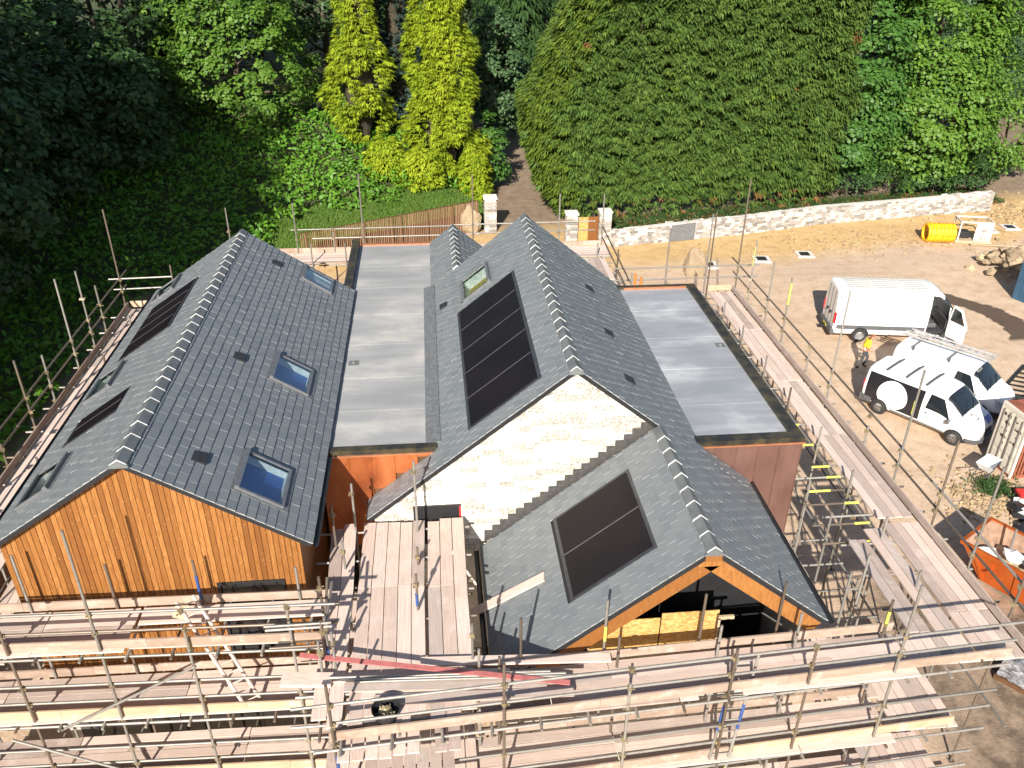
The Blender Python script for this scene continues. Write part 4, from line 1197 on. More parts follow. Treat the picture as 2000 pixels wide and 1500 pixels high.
def gatepost(x, y, wd, ht, label, boulder=False):
    e = empty('gate_post', (x, y, 0), 0, label, 'gate post', 'stone posts at the lane entrance')
    ms = []
    c = MB(); c.bb((x - wd / 2 + .05, y - wd / 2 + .05, -.2), (x + wd / 2 - .05, y + wd / 2 - .05, ht - .02)); c.build('mortar_core', M['wall_mortar'], e)
    ch = .17
    for i in range(int(ht / ch)):
        z = i * ch + ch / 2
        sp = rnd.choice([(.45, .55), (.6, .4), (1,), (.35, .65)])
        for face in range(4):
            t = -wd / 2
            for f in sp:
                l = f * wd
                m = Matrix.Translation((x, y, z)) @ Matrix.Rotation(face * math.pi / 2, 4, 'Z') @ Matrix.Translation((t + l / 2, -wd / 2 + .05, 0)) @ Matrix.Diagonal((l - .02, .1, ch - .02, 1))
                inst('stone_block', rnd.choice(_blocks), e, m); t += l
    c = MB(); c.bb((x - wd / 2 - .05, y - wd / 2 - .05, ht), (x + wd / 2 + .05, y + wd / 2 + .05, ht + .13)); c.build('cap_stone', M['gable_mortar'], e, bevel=.03)
gatepost(3.75, 35.3, .78, 2.15, 'squat stone post left of the lane entrance')
gatepost(8.55, 32.4, .72, 1.95, 'stone post on the left of the strand board gate')
gatepost(10.62, 32.35, .72, 2.05, 'stone post at the end of the long stone wall')
e = empty('site_gate', (9.6, 32.4, 0), 0, 'strand board gate closed between two stone posts', 'gate')
b = MB(); b.bb((8.98, 32.38, .15), (9.60, 32.41, 1.72)); b.build('gate_sheet', M['osb'], e)
b = MB(); b.bb((9.60, 32.36, .15), (10.20, 32.385, 1.75)); b.build('gate_sheet', M['timber'], e)
for x in (8.95, 10.20):
    b = MB(); b.bb((x, 32.40, .1), (x + .06, 32.46, 1.85)); b.build('gate_frame', M['timber_dark'], e)
def rock(name, loc, s, mat, seed, label=None, cat=None, group=None, sub=2, parent=None):
    bm = bmesh.new(); bmesh.ops.create_icosphere(bm, subdivisions=sub, radius=1)
    for v in bm.verts:
        n = noise.noise(v.co * 1.3 + Vector((seed * 7.1, 0, seed))) * .45 + noise.noise(v.co * 3.1 + Vector((seed, 3, 0))) * .16
        v.co *= 1 + n
        v.co = Vector((v.co.x * s[0], v.co.y * s[1], v.co.z * s[2]))
    me = bpy.data.meshes.new(name); bm.to_mesh(me); bm.free(); me.materials.append(mat)
    o = bpy.data.objects.new(name, me); COL.objects.link(o)
    o.location = loc; o.rotation_euler = (0, 0, seed)
    if parent is not None: adopt(o, parent)
    return tag(o, label, cat, group)
M['boulder'] = stone_mat('boulder_stone', (.42, .33, .22), ((.27, .20, .125), (.33, .25, .16), (.38, .295, .19)), (.14, .10, .07))
rock('boulder', (2.35, 34.9, .75), (.75, .5, 1.0), M['boulder'], 3, 'rough standing boulder beside the squat stone post', 'boulder', sub=3)
rock('boulder', (14.85, 26.9, .5), (.62, .42, 1.0), M['boulder'], 9, 'tan upright boulder standing alone in the ochre yard', 'boulder', sub=3)

def plank_fence(label, pts, ht, bw=.12, cap=True, slope_top=None):
    e = empty('timber_fence', (*pts[0], 0), 0, label, 'fence')
    for (ax, ay), (bx, by) in zip(pts[:-1], pts[1:]):
        L = math.hypot(bx - ax, by - ay); d = Vector(((bx - ax) / L, (by - ay) / L, 0)); nrm = Vector((d.y, -d.x, 0))
        n = int(L / bw)
        for i in range(n):
            p = Vector((ax, ay, 0)) + d * ((i + .5) * bw)
            z0 = min(0, gz(p.x, p.y)) - .1; z1 = ht(p)
            bar('fence_board', p + nrm * (.022 if i % 2 else 0) + Vector((0, 0, z0)), p + nrm * (.022 if i % 2 else 0) + Vector((0, 0, z1 + rnd.uniform(-.012, .012))), .02, bw * (1.04 if i % 2 else .98), M['fence'], e, up=nrm)
        for k in range(int(L / 1.8) + 1):
            p = Vector((ax, ay, 0)) + d * (k * 1.8) - nrm * .07
            bar('fence_post', p + Vector((0, 0, -.3)), p + Vector((0, 0, ht(p) - .05)), .09, .09, M['timber_dark'], e)
        p, q = Vector((ax, ay, 0)) + nrm * .0, Vector((bx, by, 0))
        bar('fence_cap', p + Vector((0, 0, ht(p) + .02)), q + Vector((0, 0, ht(q) + .02)), .07, .03, M['timber_dark'], e)
    return e
def fence_mat():
    t = NT('fence_timber'); r = t.orand()
    g = t.noise(t.coord('World', (1, 1, .15)), 20, 4)
    c = t.ramp(r, [(0, (.24, .135, .082)), (.5, (.31, .18, .112)), (1, (.37, .22, .14))])
    c = t.mix(t.math('MULTIPLY', g, .5), c, (.17, .09, .052)); return t.done(c, .8, 0, .2)
M['fence'] = fence_mat()
plank_fence('brown close-boarded fence below the grass bank behind the house', [(2.9, 35.1), (-2.4, 32.3), (-7.6, 29.6)], lambda p: 2.05 + .0 * p.x)
plank_fence('brown close-boarded fence beside the left scaffold under dark trees', [(-12.6, -4.0), (-12.6, 9.0)], lambda p: 2.6)

# ------------------------------------------------------------------ open manholes
for k, (x, y, lb) in enumerate(((16.06, 28.1, 'concrete inspection chamber beside the tan boulder'), (19.57, 28.9, 'concrete inspection chamber behind the tall corner scaffold pole'), (22.53, 29.6, 'concrete inspection chamber in the middle of the ochre ground'),
                                (36.3, 32.8, 'concrete inspection chamber just right of the stone crate'), (38.0, 33.1, 'concrete inspection chamber farthest right under the stone wall'))):
    e = empty('inspection_chamber', (x, y, 0), -.12, lb, 'manhole', 'open inspection chambers in the yard')
    z = gz(x, y); b = MB()
    for lo, hi in (((-.5, -.5, -.3), (.5, -.30, .09)), ((-.5, .30, -.3), (.5, .5, .09)), ((-.5, -.299, -.3), (-.30, .299, .085)), ((.30, -.299, -.3), (.5, .299, .085))): b.bb([lo[0], lo[1], lo[2] + z], [hi[0], hi[1], hi[2] + z])
    b.build('concrete_frame', M['wall_mortar'], e, world=False)
    b = MB(); b.box((0, .06, z + .07), (.56, .5, .03), Matrix.Rotation(.06, 3, 'X')); b.build('hole_dark', M['black'], e, world=False)  # black sheet painted as the dark inside the open chamber

# ------------------------------------------------------------------ yellow pipe coil and stone crate
M['yellow'] = simple('yellow_plastic', (.80, .43, .012), .5)
e = empty('pipe_coil', (31.9, 31.1, 0), R(-8), 'coil of bright yellow ducting lying on its side by the stone crate', 'pipe coil')
def torus_rings(name, x0, n, Rr, r, mat, parent):
    b = MB(); N, Mi = 28, 8
    for k in range(n):
        cx = x0 + k * r * 1.75; rr = Rr + rnd.uniform(-.03, .03)
        base = len(b.v); tilt = rnd.uniform(-.04, .04)
        for i in range(N):
            a = 2 * math.pi * i / N
            for j in range(Mi):
                c = 2 * math.pi * j / Mi
                q = rr + r * math.cos(c)
                b.v.append((cx + r * math.sin(c) + tilt * q * math.cos(a), q * math.cos(a), .60 + q * math.sin(a)))
        for i in range(N):
            for j in range(Mi):
                b.f.append((base + i * Mi + j, base + ((i + 1) % N) * Mi + j, base + ((i + 1) % N) * Mi + (j + 1) % Mi, base + i * Mi + (j + 1) % Mi)); b.m.append(0)
    return b.build(name, mat, parent, world=False, smooth=True)
torus_rings('duct_coil', -.85, 11, .52, .09, M['yellow'], e)
b = MB()
for a in np.arange(0, 6.28, .785):
    y, z = .625 * math.cos(a), .60 + .625 * math.sin(a)
    b.tube((-.95, y, z), (.85, y, z), .018, n=6)
b.build('binding', simple('strap_orange', (.55, .16, .02), .5), e, world=False)
b = MB(); b.bb((-.8, -.5, -.05), (-.6, .5, .1)); b.bb((.5, -.5, -.05), (.7, .5, .1)); b.build('chock', M['board_new'], e, world=False)
M['crate_stone'] = simple('pale_panel', (.62, .55, .46), .9, amt=.15, scale=2)
e = empty('walling_crate', (34.2, 31.4, 0), R(-14), 'pale open crate frame with a panel of sawn stones', 'crate')
b = MB()
for x in (-.95, .95):
    for y in (-.6, .6): b.bb((x - .04, y - .04, .12), (x + .04, y + .04, 1.25))
for y in (-.6, .6): b.bb((-.99, y - .04, 1.251), (.99, y + .04, 1.33))
for x in (-.95, .95): b.bb((x - .041, -.559, 1.252), (x + .041, .559, 1.329))
b.build('crate_frame', M['crate_stone'], e, world=False)
b = MB(); b.bb((-1.1, -.7, -.05), (1.1, .7, .11)); b.build('pallet', M['board_new'], e, world=False)
b = MB(); b.bb((.0, -.585, .12), (1.0, -.50, 1.22)); b.build('end_panel', M['crate_stone'], e, world=False)
for r_ in range(4):
    for c_ in range(3):
        b = MB(); x0 = .06 + c_ * .30; z0 = .2 + r_ * .24
        b.bb((x0, -.62, z0), (x0 + .26, -.586, z0 + .19)); b.build('stone_block', M['wall_stone'], e, world=False)
b = MB(); b.bb((-.9, -.3, .12), (-.1, .4, .55)); b.build('black_bag', M['black'], e, world=False, bevel=.08)
loose('plank', (33.6, 30.35, .06), (37.2, 29.7, .06), .22, .05, M['board_new'], 'plank on the ground in front of the stone crate', 'plank')

# ------------------------------------------------------------------ rubble heap
cells = []
for k in range(96):
    a, r_ = rnd.uniform(0, 6.28), abs(rnd.gauss(0, 1.0))
    x, y = 33.9 + r_ * 1.25 * math.cos(a), 26.0 + r_ * 1.3 * math.sin(a)
    hh = max(0, 1.35 - .60 * math.hypot((x - 34) / 1.1, (y - 26) / 1.2))
    s = rnd.uniform(.17, .34)
    o = rock('rubble_stone', (x, y, hh * rnd.uniform(.7, 1) + s * .3), (s * 1.25, s, s * .8), M['boulder'], k + 20, 'rough brown stone in the rubble heap at the right edge', 'stone', 'rubble stones heaped at the right edge', sub=1)
# ------------------------------------------------------------------ vehicles
M['van_white'] = simple('white_paint', (.78, .78, .77), .28, amt=.03, scale=1)
M['van_white'].node_tree.nodes['Principled BSDF'].inputs['Coat Weight'].default_value = .6
M['bumper'] = simple('grey_bumper', (.085, .085, .09), .6)
M['tyre'] = simple('tyre_rubber', (.022, .022, .022), .85)
M['rim_grey'] = simple('wheel_steel', (.34, .34, .34), .4, .6)
M['rim_dark'] = simple('dark_alloy', (.07, .065, .06), .35, .6)
M['rim_spoke'] = simple('alloy_spoke', (.50, .48, .46), .3, .8)
M['red_lamp'] = simple('red_lamp', (.55, .008, .012), .2)
M['clear_lamp'] = simple('clear_lamp', (.55, .57, .58), .1, .2)
M['seat'] = simple('seat_fabric', (.03, .03, .033), .9)
M['panel_black'] = simple('black_vinyl', (.014, .014, .017), .3)
M['blue_vinyl'] = simple('blue_vinyl', (.10, .12, .42), .3)
M['roof_rib'] = simple('rib_shade_grey', (.36, .345, .32), .6)  # shading of the pressed ribs put into their colour as grey
M['van_plinth'] = simple('cream_sill', (.70, .66, .58), .4)

class Van:
    """lofted body: stations (x, floor, roof, half width at waist, half width at roof); x forward, y left, z up"""
    def __init__(self, st): self.st = st
    def station(self, x):
        st = self.st
        if x <= st[0][0]: return st[0][1:]
        for a, b in zip(st[:-1], st[1:]):
            if a[0] <= x <= b[0]:
                t = (x - a[0]) / (b[0] - a[0]); return tuple(p + (q - p) * t for p, q in zip(a[1:], b[1:]))
        return st[-1][1:]
    def S(self, x, t, side=-1, off=0.0):
        """surface point: t 0 at sill, 1 at roof centre line"""
        def base(x, t):
            fl, rf, wm, wr = self.station(x)
            H = rf - fl
            if t < .12: u = t / .12; y, z = wm * (.90 + .08 * u), fl + .06 * H * u
            elif t < .40: u = (t - .12) / .28; y, z = wm * (.98 + .02 * math.sin(u * math.pi / 2)), fl + H * (.06 + .36 * u)
            elif t < .68: u = (t - .40) / .28; y, z = wm + (wr - wm) * u ** 1.3, fl + H * (.42 + .46 * u)
            elif t < .82:
                u = (t - .68) / .14; a = u * math.pi / 2; rr = .16
                y, z = wr - rr * (1 - math.cos(a)), fl + H * .88 + (H * .105) * math.sin(a)
            else: u = (t - .82) / .18; y, z = (wr - .16) * (1 - u), fl + H * (.985 + .015 * math.sin(u * math.pi / 2))
            return Vector((x, y * side, z))
        p = base(x, t)
        if off:
            dx = base(x + .02, t) - base(x - .02, t); dt = base(x, min(1, t + .01)) - base(x, max(0, t - .01))
            n = dx.cross(dt).normalized()
            if n.y * side < 0 and abs(n.y) > .05 or (abs(n.y) <= .05 and n.z < 0): n = -n
            p += n * off
        return p
    def body(self, e, mat, N=70, doorhole=None):
        x0, x1 = self.st[0][0], self.st[-1][0]
        xs = np.linspace(x0, x1, N); ts = list(np.linspace(0, .12, 3)) + list(np.linspace(.16, .68, 14)) + list(np.linspace(.70, .82, 6)) + list(np.linspace(.86, 1, 4))
        b = MB(); grid = {}
        ring = [(t, -1) for t in ts] + [(t, 1) for t in ts[-2::-1]]
        for i, x in enumerate(xs):
            for j, (t, s) in enumerate(ring):
                grid[i, j] = len(b.v); b.v.append(tuple(self.S(x, t, s)))
        m = len(ring)
        for i in range(N - 1):
            for j in range(m - 1):
                t, s = ring[j]
                if doorhole and s == -1 and doorhole[0] < (xs[i] + xs[i + 1]) / 2 < doorhole[1] and doorhole[2] < t < doorhole[3]: continue
                b.f.append((grid[i, j], grid[i + 1, j], grid[i + 1, j + 1], grid[i, j + 1])); b.m.append(0)
            b.f.append((grid[i, m - 1], grid[i + 1, m - 1], grid[i + 1, 0], grid[i, 0])); b.m.append(0)
        b.f.append(tuple(grid[0, j] for j in range(m))); b.m.append(0)
        b.f.append(tuple(grid[N - 1, j] for j in range(m - 1, -1, -1))); b.m.append(0)
        o = b.build('body', mat, e, world=False)
        me = o.data; bm = bmesh.new(); bm.from_mesh(me); bmesh.ops.recalc_face_normals(bm, faces=bm.faces); bm.to_mesh(me); bm.free()
        for p in me.polygons: p.use_smooth = len(p.vertices) == 4
        return o
    def patch(self, name, e, corners, mat, off=.006, side=-1, nu=10, nv=6, thick=.012, both=False):
        """panel following the body; corners (x, t): rear-low, front-low, front-high, rear-high"""
        b = MB()
        (xa, ta), (xb, tb), (xc, tc), (xd, td) = corners
        for layer, o_ in ((0, off), (1, off - thick)):
            for i in range(nu + 1):
                u = i / nu
                for j in range(nv + 1):
                    v = j / nv
                    x = (1 - v) * ((1 - u) * xa + u * xb) + v * ((1 - u) * xd + u * xc)
                    t = (1 - v) * ((1 - u) * ta + u * tb) + v * ((1 - u) * td + u * tc)
                    b.v.append(tuple(self.S(x, t, side, o_)))
        for i in range(nu):
            for j in range(nv):
                a = i * (nv + 1) + j
                b.f.append((a, a + nv + 1, a + nv + 2, a + 1)); b.m.append(0)
        o = b.build(name, mat, e, world=False, smooth=True)
        return o
    def windscreen(self, e, x0, x1, t0, mat, off=.008, name='windscreen'):
        """glass across the front slope between stations x0 (top) and x1 (bottom)"""
        b = MB(); nu, ts = 8, [t0 + (1 - t0) * k / 6 for k in range(7)]
        ring = [(t, -1) for t in ts] + [(t, 1) for t in ts[-2::-1]]
        for i in range(nu + 1):
            x = x0 + (x1 - x0) * i / nu
            for t, s in ring: b.v.append(tuple(self.S(x, t, s, off)))
        m = len(ring)
        for i in range(nu):
            for j in range(m - 1): b.f.append((i * m + j, (i + 1) * m + j, (i + 1) * m + j + 1, i * m + j + 1)); b.m.append(0)
        return b.build(name, mat, e, world=False, smooth=True)

def wheel(e, x, y, r, wd, rim_mat, spokes=0):
    s = 1 if y > 0 else -1
    b = MB(); n = 28
    prof = [(r * .62, -wd / 2), (r * .93, -wd / 2), (r, -wd * .32), (r, wd * .32), (r * .93, wd / 2), (r * .62, wd / 2)]
    for k, (rr, yy) in enumerate(prof):
        for i in range(n):
            a = 2 * math.pi * i / n; b.v.append((x + rr * math.cos(a), y + s * yy, r + rr * math.sin(a)))
    for k in range(len(prof) - 1):
        for i in range(n): b.f.append((k * n + i, k * n + (i + 1) % n, (k + 1) * n + (i + 1) % n, (k + 1) * n + i)); b.m.append(0)
    w_ = b.build('wheel', M['tyre'], e, world=False, smooth=True)
    b = MB()
    for i in range(n):
        a0, a1 = 2 * math.pi * i / n, 2 * math.pi * (i + 1) / n
        for (ra, ya), (rb, yb) in zip(((.0, wd * .22), (r * .2, wd * .28), (r * .46, wd * .18), (r * .60, wd * .46)), ((r * .2, wd * .28), (r * .46, wd * .18), (r * .60, wd * .46), (r * .63, wd * .46))):
            b.quad((x + ra * math.cos(a0), y + s * ya, r + ra * math.sin(a0)), (x + ra * math.cos(a1), y + s * ya, r + ra * math.sin(a1)), (x + rb * math.cos(a1), y + s * yb, r + rb * math.sin(a1)), (x + rb * math.cos(a0), y + s * yb, r + rb * math.sin(a0)))
    b.build('rim', rim_mat, w_, world=False)
    if spokes:
        b = MB()
        for k in range(spokes):
            a = 2 * math.pi * k / spokes
            b.tube((x + .04 * math.cos(a), y + s * wd * .33, r + .04 * math.sin(a)), (x + r * .58 * math.cos(a), y + s * wd * .45, r + r * .58 * math.sin(a)), .012, n=5)
        b.build('spokes', M['rim_spoke'], w_, world=False)
    # dark arch above the tyre
    b = MB(); R1 = r * 1.17
    for i in range(16):
        a0, a1 = math.pi * i / 16 - .12, math.pi * (i + 1) / 16 - .12
        b.quad((x + R1 * math.cos(a0), y + s * (wd / 2 - .012), r + R1 * math.sin(a0)), (x + R1 * math.cos(a1), y + s * (wd / 2 - .012), r + R1 * math.sin(a1)), (x + r * .5 * math.cos(a1), y + s * (wd / 2 - .02), r + r * .5 * math.sin(a1)), (x + r * .5 * math.cos(a0), y + s * (wd / 2 - .02), r + r * .5 * math.sin(a0)))
    b.build('wheel_arch', M['black'], e, world=False)

def small_van(loc, rz, label, dark_side, rack, spokes):
    """short low-roof panel van; origin below the rear axle"""
    e = empty('panel_van', (*loc, 0), rz, label, 'van', 'vans parked in the yard')
    v = Van([(-.86, .42, 1.70, .88, .74), (-.80, .34, 1.90, .93, .80), (-.6, .30, 1.95, .95, .82), (2.0, .30, 1.97, .95, .82), (2.35, .30, 1.93, .95, .80), (2.62, .30, 1.80, .95, .77), (3.10, .30, 1.40, .94, .78), (3.25, .30, 1.24, .93, .80), (3.62, .32, 1.10, .88, .74), (3.83, .36, .95, .78, .62), (3.92, .45, .78, .64, .5)])
    v.body(e, M['van_white'])
    v.windscreen(e, 2.46, 3.16, .70, M['vehicle_glass'])
    v.patch('door_window', e, ((1.78, .44), (2.80, .44), (2.38, .665), (1.85, .665)), M['vehicle_glass'])
    v.patch('door_window', e, ((1.78, .44), (2.80, .44), (2.38, .665), (1.85, .665)), M['vehicle_glass'], side=1)
    for s in (-1, 1):
        v.patch('sill_trim', e, ((.45, .04), (2.7, .04), (2.7, .14), (.45, .14)), M['bumper'], side=s, nv=3)
        v.patch('door_seam', e, ((1.66, .12), (1.672, .12), (1.672, .68), (1.66, .68)), M['bumper'], side=s, nu=1, nv=8)
        v.patch('door_handle', e, ((1.78, .36), (1.93, .36), (1.93, .385), (1.78, .385)), M['bumper'], .03, s, 2, 2)
        b = MB(); p = v.S(2.78, .44, s, .02)
        b.box(p + Vector((0, s * .13, .02)), (.12, .20, .19)); b.build('wing_mirror', M['bumper'], e, world=False, bevel=.035)
        v.patch('headlight', e, ((3.56, .46), (3.82, .44), (3.80, .66), (3.50, .64)), M['clear_lamp'], .012, s, 6, 6)
        v.patch('bumper_corner', e, ((3.42, .0), (3.91, .0), (3.91, .27), (3.46, .24)), M['bumper'], .014, s, 8, 6)
        v.patch('bumper_corner', e, ((-.85, .0), (-.36, .0), (-.40, .22), (-.85, .24)), M['bumper'], .012, s, 6, 6)
        b = MB(); b.bb((-.89, s * .80 - .06, .75), (-.80, s * .80 + .06, 1.30)); b.build('tail_light', M['red_lamp'], e, world=False, bevel=.015)
    b = MB(); b.bb((-.97, -.90, .28), (-.66, .90, .62)); b.build('rear_bumper', M['bumper'], e, world=False, bevel=.06)
    b = MB(); b.prism([(3.50, -.90, .25), (3.88, -.70, .25), (4.02, -.35, .25), (4.02, .35, .25), (3.88, .70, .25), (3.50, .90, .25)], (0, 0, .30)); b.build('front_bumper', M['bumper'], e, world=False, bevel=.05)
    b = MB(); b.bb((3.90, -.28, .66), (3.955, .28, .80)); b.build('grille', M['black'], e, world=False)
    for x in (0, 3.098):
        for y in (-.875, .875): wheel(e, x, y, .325, .22, M['rim_dark'] if spokes else M['rim_grey'], spokes)
    for s in (-1, 1):
        v.patch('door_seam', e, ((2.92, .12), (2.932, .12), (2.80, .43), (2.79, .43)), M['bumper'], side=s, nu=1, nv=6)
        if not dark_side: v.patch('door_seam', e, ((.52, .14), (.532, .14), (.532, .68), (.52, .68)), M['bumper'], side=s, nu=1, nv=8)
    b = MB(); b.bb((3.99, -.26, .36), (4.03, .26, .47)); b.build('number_plate', M['clear_lamp'], e, world=False)
    b = MB(); b.bb((-.985, -.26, .42), (-.969, .26, .53)); b.build('number_plate', M['yellow_band'], e, world=False)
    for q_ in ((-.55, -.05), (.1, .5)):
        b = MB(); b.tube(v.S(3.17, .99, -1, .03) + Vector((0, q_[0], 0)), v.S(2.95, .99, -1, .02) + Vector((0, q_[1], 0)), .012, n=5); b.build('wiper', M['black'], e, world=False)
    if dark_side:
        for s in (-1,):
            v.patch('side_panel', e, ((-.72, .16), (1.62, .16), (1.62, .672), (-.70, .672)), M['panel_black'], .004, s, 24, 10)
            # big white disc in the dark panel
            b = MB(); N = 40; cx, ct = .42, .40
            ctr = len(b.v); b.v.append(tuple(v.S(cx, ct, s, .012)))
            for rr in (.35, .7, 1.0):
                for i in range(N):
                    a = 2 * math.pi * i / N; b.v.append(tuple(v.S(cx + .63 * rr * math.cos(a), ct + .245 * rr * math.sin(a), s, .012)))
            for i in range(N): b.f.append((0, 1 + i, 1 + (i + 1) % N)); b.m.append(0)
            for k in range(2):
                for i in range(N): b.f.append((1 + k * N + i, 1 + (k + 1) * N + i, 1 + (k + 1) * N + (i + 1) % N, 1 + k * N + (i + 1) % N)); b.m.append(0)
            b.build('white_disc', M['van_white'], e, world=False, smooth=True)
        for x in (-.1, .72, 1.55):
            b = MB()
            for k in range(10):
                t0, t1 = -1 + k * .2, -1 + (k + 1) * .2
                z = lambda q: 1.985 - .03 * q * q
                b.prism([(x - .04, t0 * .76, z(t0)), (x + .04, t0 * .76, z(t0)), (x + .04, t1 * .76, z(t1)), (x - .04, t1 * .76, z(t1))], (0, 0, .03))
            b.build('roof_strip', M['bumper'], e, world=False)
        b = MB(); N = 24
        for i in range(N):
            a0, a1 = 2 * math.pi * i / N, 2 * math.pi * (i + 1) / N
            P_ = lambda a, r_: v.S(3.42 + r_ * math.cos(a), 1 - max(0, min(.9, abs(.28 + r_ * math.sin(a)) / .72 * .18 + .0)), -1, .008)
            b.quad(P_(a0, .12), P_(a1, .12), P_(a1, .16), P_(a0, .16))
        b.build('ring_emblem', M['panel_black'], e, world=False)
        v.patch('bonnet_decal', e, ((3.62, .62), (3.86, .58), (3.86, .96), (3.62, .96)), M['blue_vinyl'], .005, 1, 6, 6)
    if rack:
        for x in (-.1, 1.4):
            b = MB(); b.tube((x, -.72, 2.10), (x, .72, 2.10), .025); b.bb((x - .04, -.76, 1.90), (x + .04, -.70, 2.10)); b.bb((x - .04, .70, 1.90), (x + .04, .76, 2.10)); b.build('roof_bar', M['bumper'], e, world=False)
    return e
TR = math.atan2(-.81, .585)
vA = small_van((18.95, 11.95), TR, 'white van with black side panel and big white disc', True, False, 14)
vB = small_van((20.95, 13.70), TR + .05, 'plain white van carrying aluminium ladders on its roof', False, True, 0)
M['alu'] = simple('aluminium', (.60, .58, .56), .35, .7)
for k, (dy, dz) in enumerate(((.28, 0), (.30, .13))):
    c, s = math.cos(TR + .05), math.sin(TR + .05)
    o_ = Vector((20.95, 13.70, 2.17 + dz)); f = Vector((c, s, 0)); l = Vector((-s, c, 0))
    p, q = o_ - f * (.95 - .2 * k) + l * (dy - .05), o_ + f * (2.75 + .1 * k) + l * (dy - .02)
    ladder('roof_ladder', p, q, .42, M['alu'], ['lower aluminium ladder strapped to the white van roof', 'upper aluminium ladder strapped to the white van roof'][k], 12, l)
# large high-roof van
def big_van(loc, rz):
    e = empty('large_van', (*loc, 0), rz, 'large white high-roof van with its cab door open', 'van', 'vans parked in the yard')
    v = Van([(-1.32, .50, 2.55, .93, .80), (-1.26, .42, 2.66, .98, .86), (-1.1, .38, 2.70, .99, .88), (3.05, .38, 2.72, .99, .88), (3.40, .38, 2.66, .99, .86), (3.72, .38, 2.42, .98, .83), (4.25, .38, 1.75, .96, .80), (4.48, .40, 1.42, .94, .78), (4.85, .42, 1.28, .88, .72), (5.08, .46, 1.05, .78, .62), (5.17, .55, .85, .66, .5)])
    v.body(e, M['van_white'], 84, doorhole=(3.02, 3.98, .10, .70))
    v.windscreen(e, 3.62, 4.34, .70, M['vehicle_glass'])
    v.patch('door_window', e, ((3.1, .40), (4.2, .40), (3.70, .60), (3.15, .60)), M['vehicle_glass'], side=1)
    # cab interior behind the open door
    b = MB(); b.bb((2.95, -.86, .55), (4.05, .2, .62)); b.build('cab_floor', M['seat'], e, world=False)
    b = MB(); b.bb((2.94, -.80, .62), (2.98, .80, 2.3)); b.build('bulkhead', M['seat'], e, world=False)
    b = MB(); b.bb((3.1, -.72, .75), (3.62, -.22, .98)); b.box((3.14, -.47, 1.3), (.14, .48, .72), Matrix.Rotation(-.15, 3, 'Y')); b.build('seat', M['bumper'], e, world=False, bevel=.04)
    b = MB(); b.bb((3.95, -.85, .8), (4.12, .8, 1.25)); b.build('dashboard', M['seat'], e, world=False)
    # open door, swung forward against the wing
    b = MB(); d = Vector((math.cos(R(-62)), math.sin(R(-62)), 0)); h = Vector((3.99, -1.0, 0))
    pr = [(0, .52), (.98, .52), (.98, 1.35), (.55, 2.05), (.10, 2.12), (0, 1.5)]
    b.prism([h + d * a + Vector((0, 0, z)) for a, z in pr], Vector((-d.y, d.x, 0)) * .06)
    dd = b.build('open_door', M['van_white'], e, world=False)
    b = MB(); b.prism([h + d * a + Vector((0, 0, z)) - Vector((-d.y, d.x, 0)) * .006 for a, z in ((.08, 1.36), (.88, 1.36), (.52, 1.95), (.14, 2.02))], Vector((-d.y, d.x, 0)) * .072); b.build('door_window', M['vehicle_glass'], dd, world=False)
    for s in (-1, 1):
        v.patch('rub_strip', e, ((-1.18, .17), (3.0, .17), (3.0, .245), (-1.18, .245)), M['bumper'], .01, s, 30, 3)
        v.patch('sill', e, ((.55, .02), (3.7, .02), (3.7, .12), (.55, .12)), M['van_plinth'], .012, s, 20, 2)
        b = MB(); b.bb((-1.345, s * .90 - .07, .95), (-1.22, s * .90 + .07, 1.50)); b.build('tail_light', M['red_lamp'], e, world=False, bevel=.015)
        v.patch('headlight', e, ((4.80, .44), (5.06, .42), (5.05, .66), (4.74, .64)), M['clear_lamp'], .012, s, 6, 6)
        v.patch('bumper_corner', e, ((4.62, .0), (5.16, .0), (5.16, .27), (4.66, .24)), M['bumper'], .014, s, 8, 6)
    b = MB(); p = v.S(3.95, .44, 1, .02); b.box(p + Vector((0, .14, .05)), (.14, .22, .34)); b.build('wing_mirror', M['bumper'], e, world=False, bevel=.04)
    b = MB(); b.bb((-1.42, -.95, .36), (-1.2, .95, .66)); b.build('rear_bumper', M['bumper'], e, world=False, bevel=.04)
    b = MB(); b.bb((-1.62, -.12, .40), (-1.43, .12, .50)); b.build('tow_bar', M['black'], e, world=False)
    b = MB(); b.prism([(4.7, -.92, .3), (5.10, -.76, .3), (5.26, -.35, .3), (5.26, .35, .3), (5.10, .76, .3), (4.7, .92, .3)], (0, 0, .38)); b.build('front_bumper', M['bumper'], e, world=False, bevel=.05)
    for y in (-.46, 0, .46):
        b = MB(); b.bb((-1.34, y - .008, .7), (-1.322, y + .008, 2.45)); b.build('door_seam', M['bumper'], e, world=False)
    for y in (-.25, .22):
        b = MB(); b.bb((-1.40, y - .03, 1.2), (-1.322, y + .03, 1.34)); b.build('door_handle', M['black'], e, world=False)
    for s in (-1, 1):
        for xx in (.95, 2.95):
            v.patch('panel_seam', e, ((xx, .25), (xx + .012, .25), (xx + .012, .70), (xx, .70)), M['bumper'], .003, s, 1, 8)
    b = MB(); b.bb((-1.436, -.26, .46), (-1.421, .26, .57)); b.build('number_plate', M['yellow_band'], e, world=False)
    # pressed roof ribs
    for k in range(6):
        for x0, x1 in ((-.85, .35), (.45, 1.65), (1.75, 2.85)):
            y = -.58 + k * .232
            b = MB(); b.bb((x0, y - .055, 2.71), (x1, y + .055, 2.735)); b.build('roof_rib', M['roof_rib'], e, world=False, bevel=.01)
    for x in (0, 4.16):
        for y in (-.90, .90): wheel(e, x, y, .36, .24, M['rim_grey'])
    return e
big_van((20.55, 18.85), R(-9))

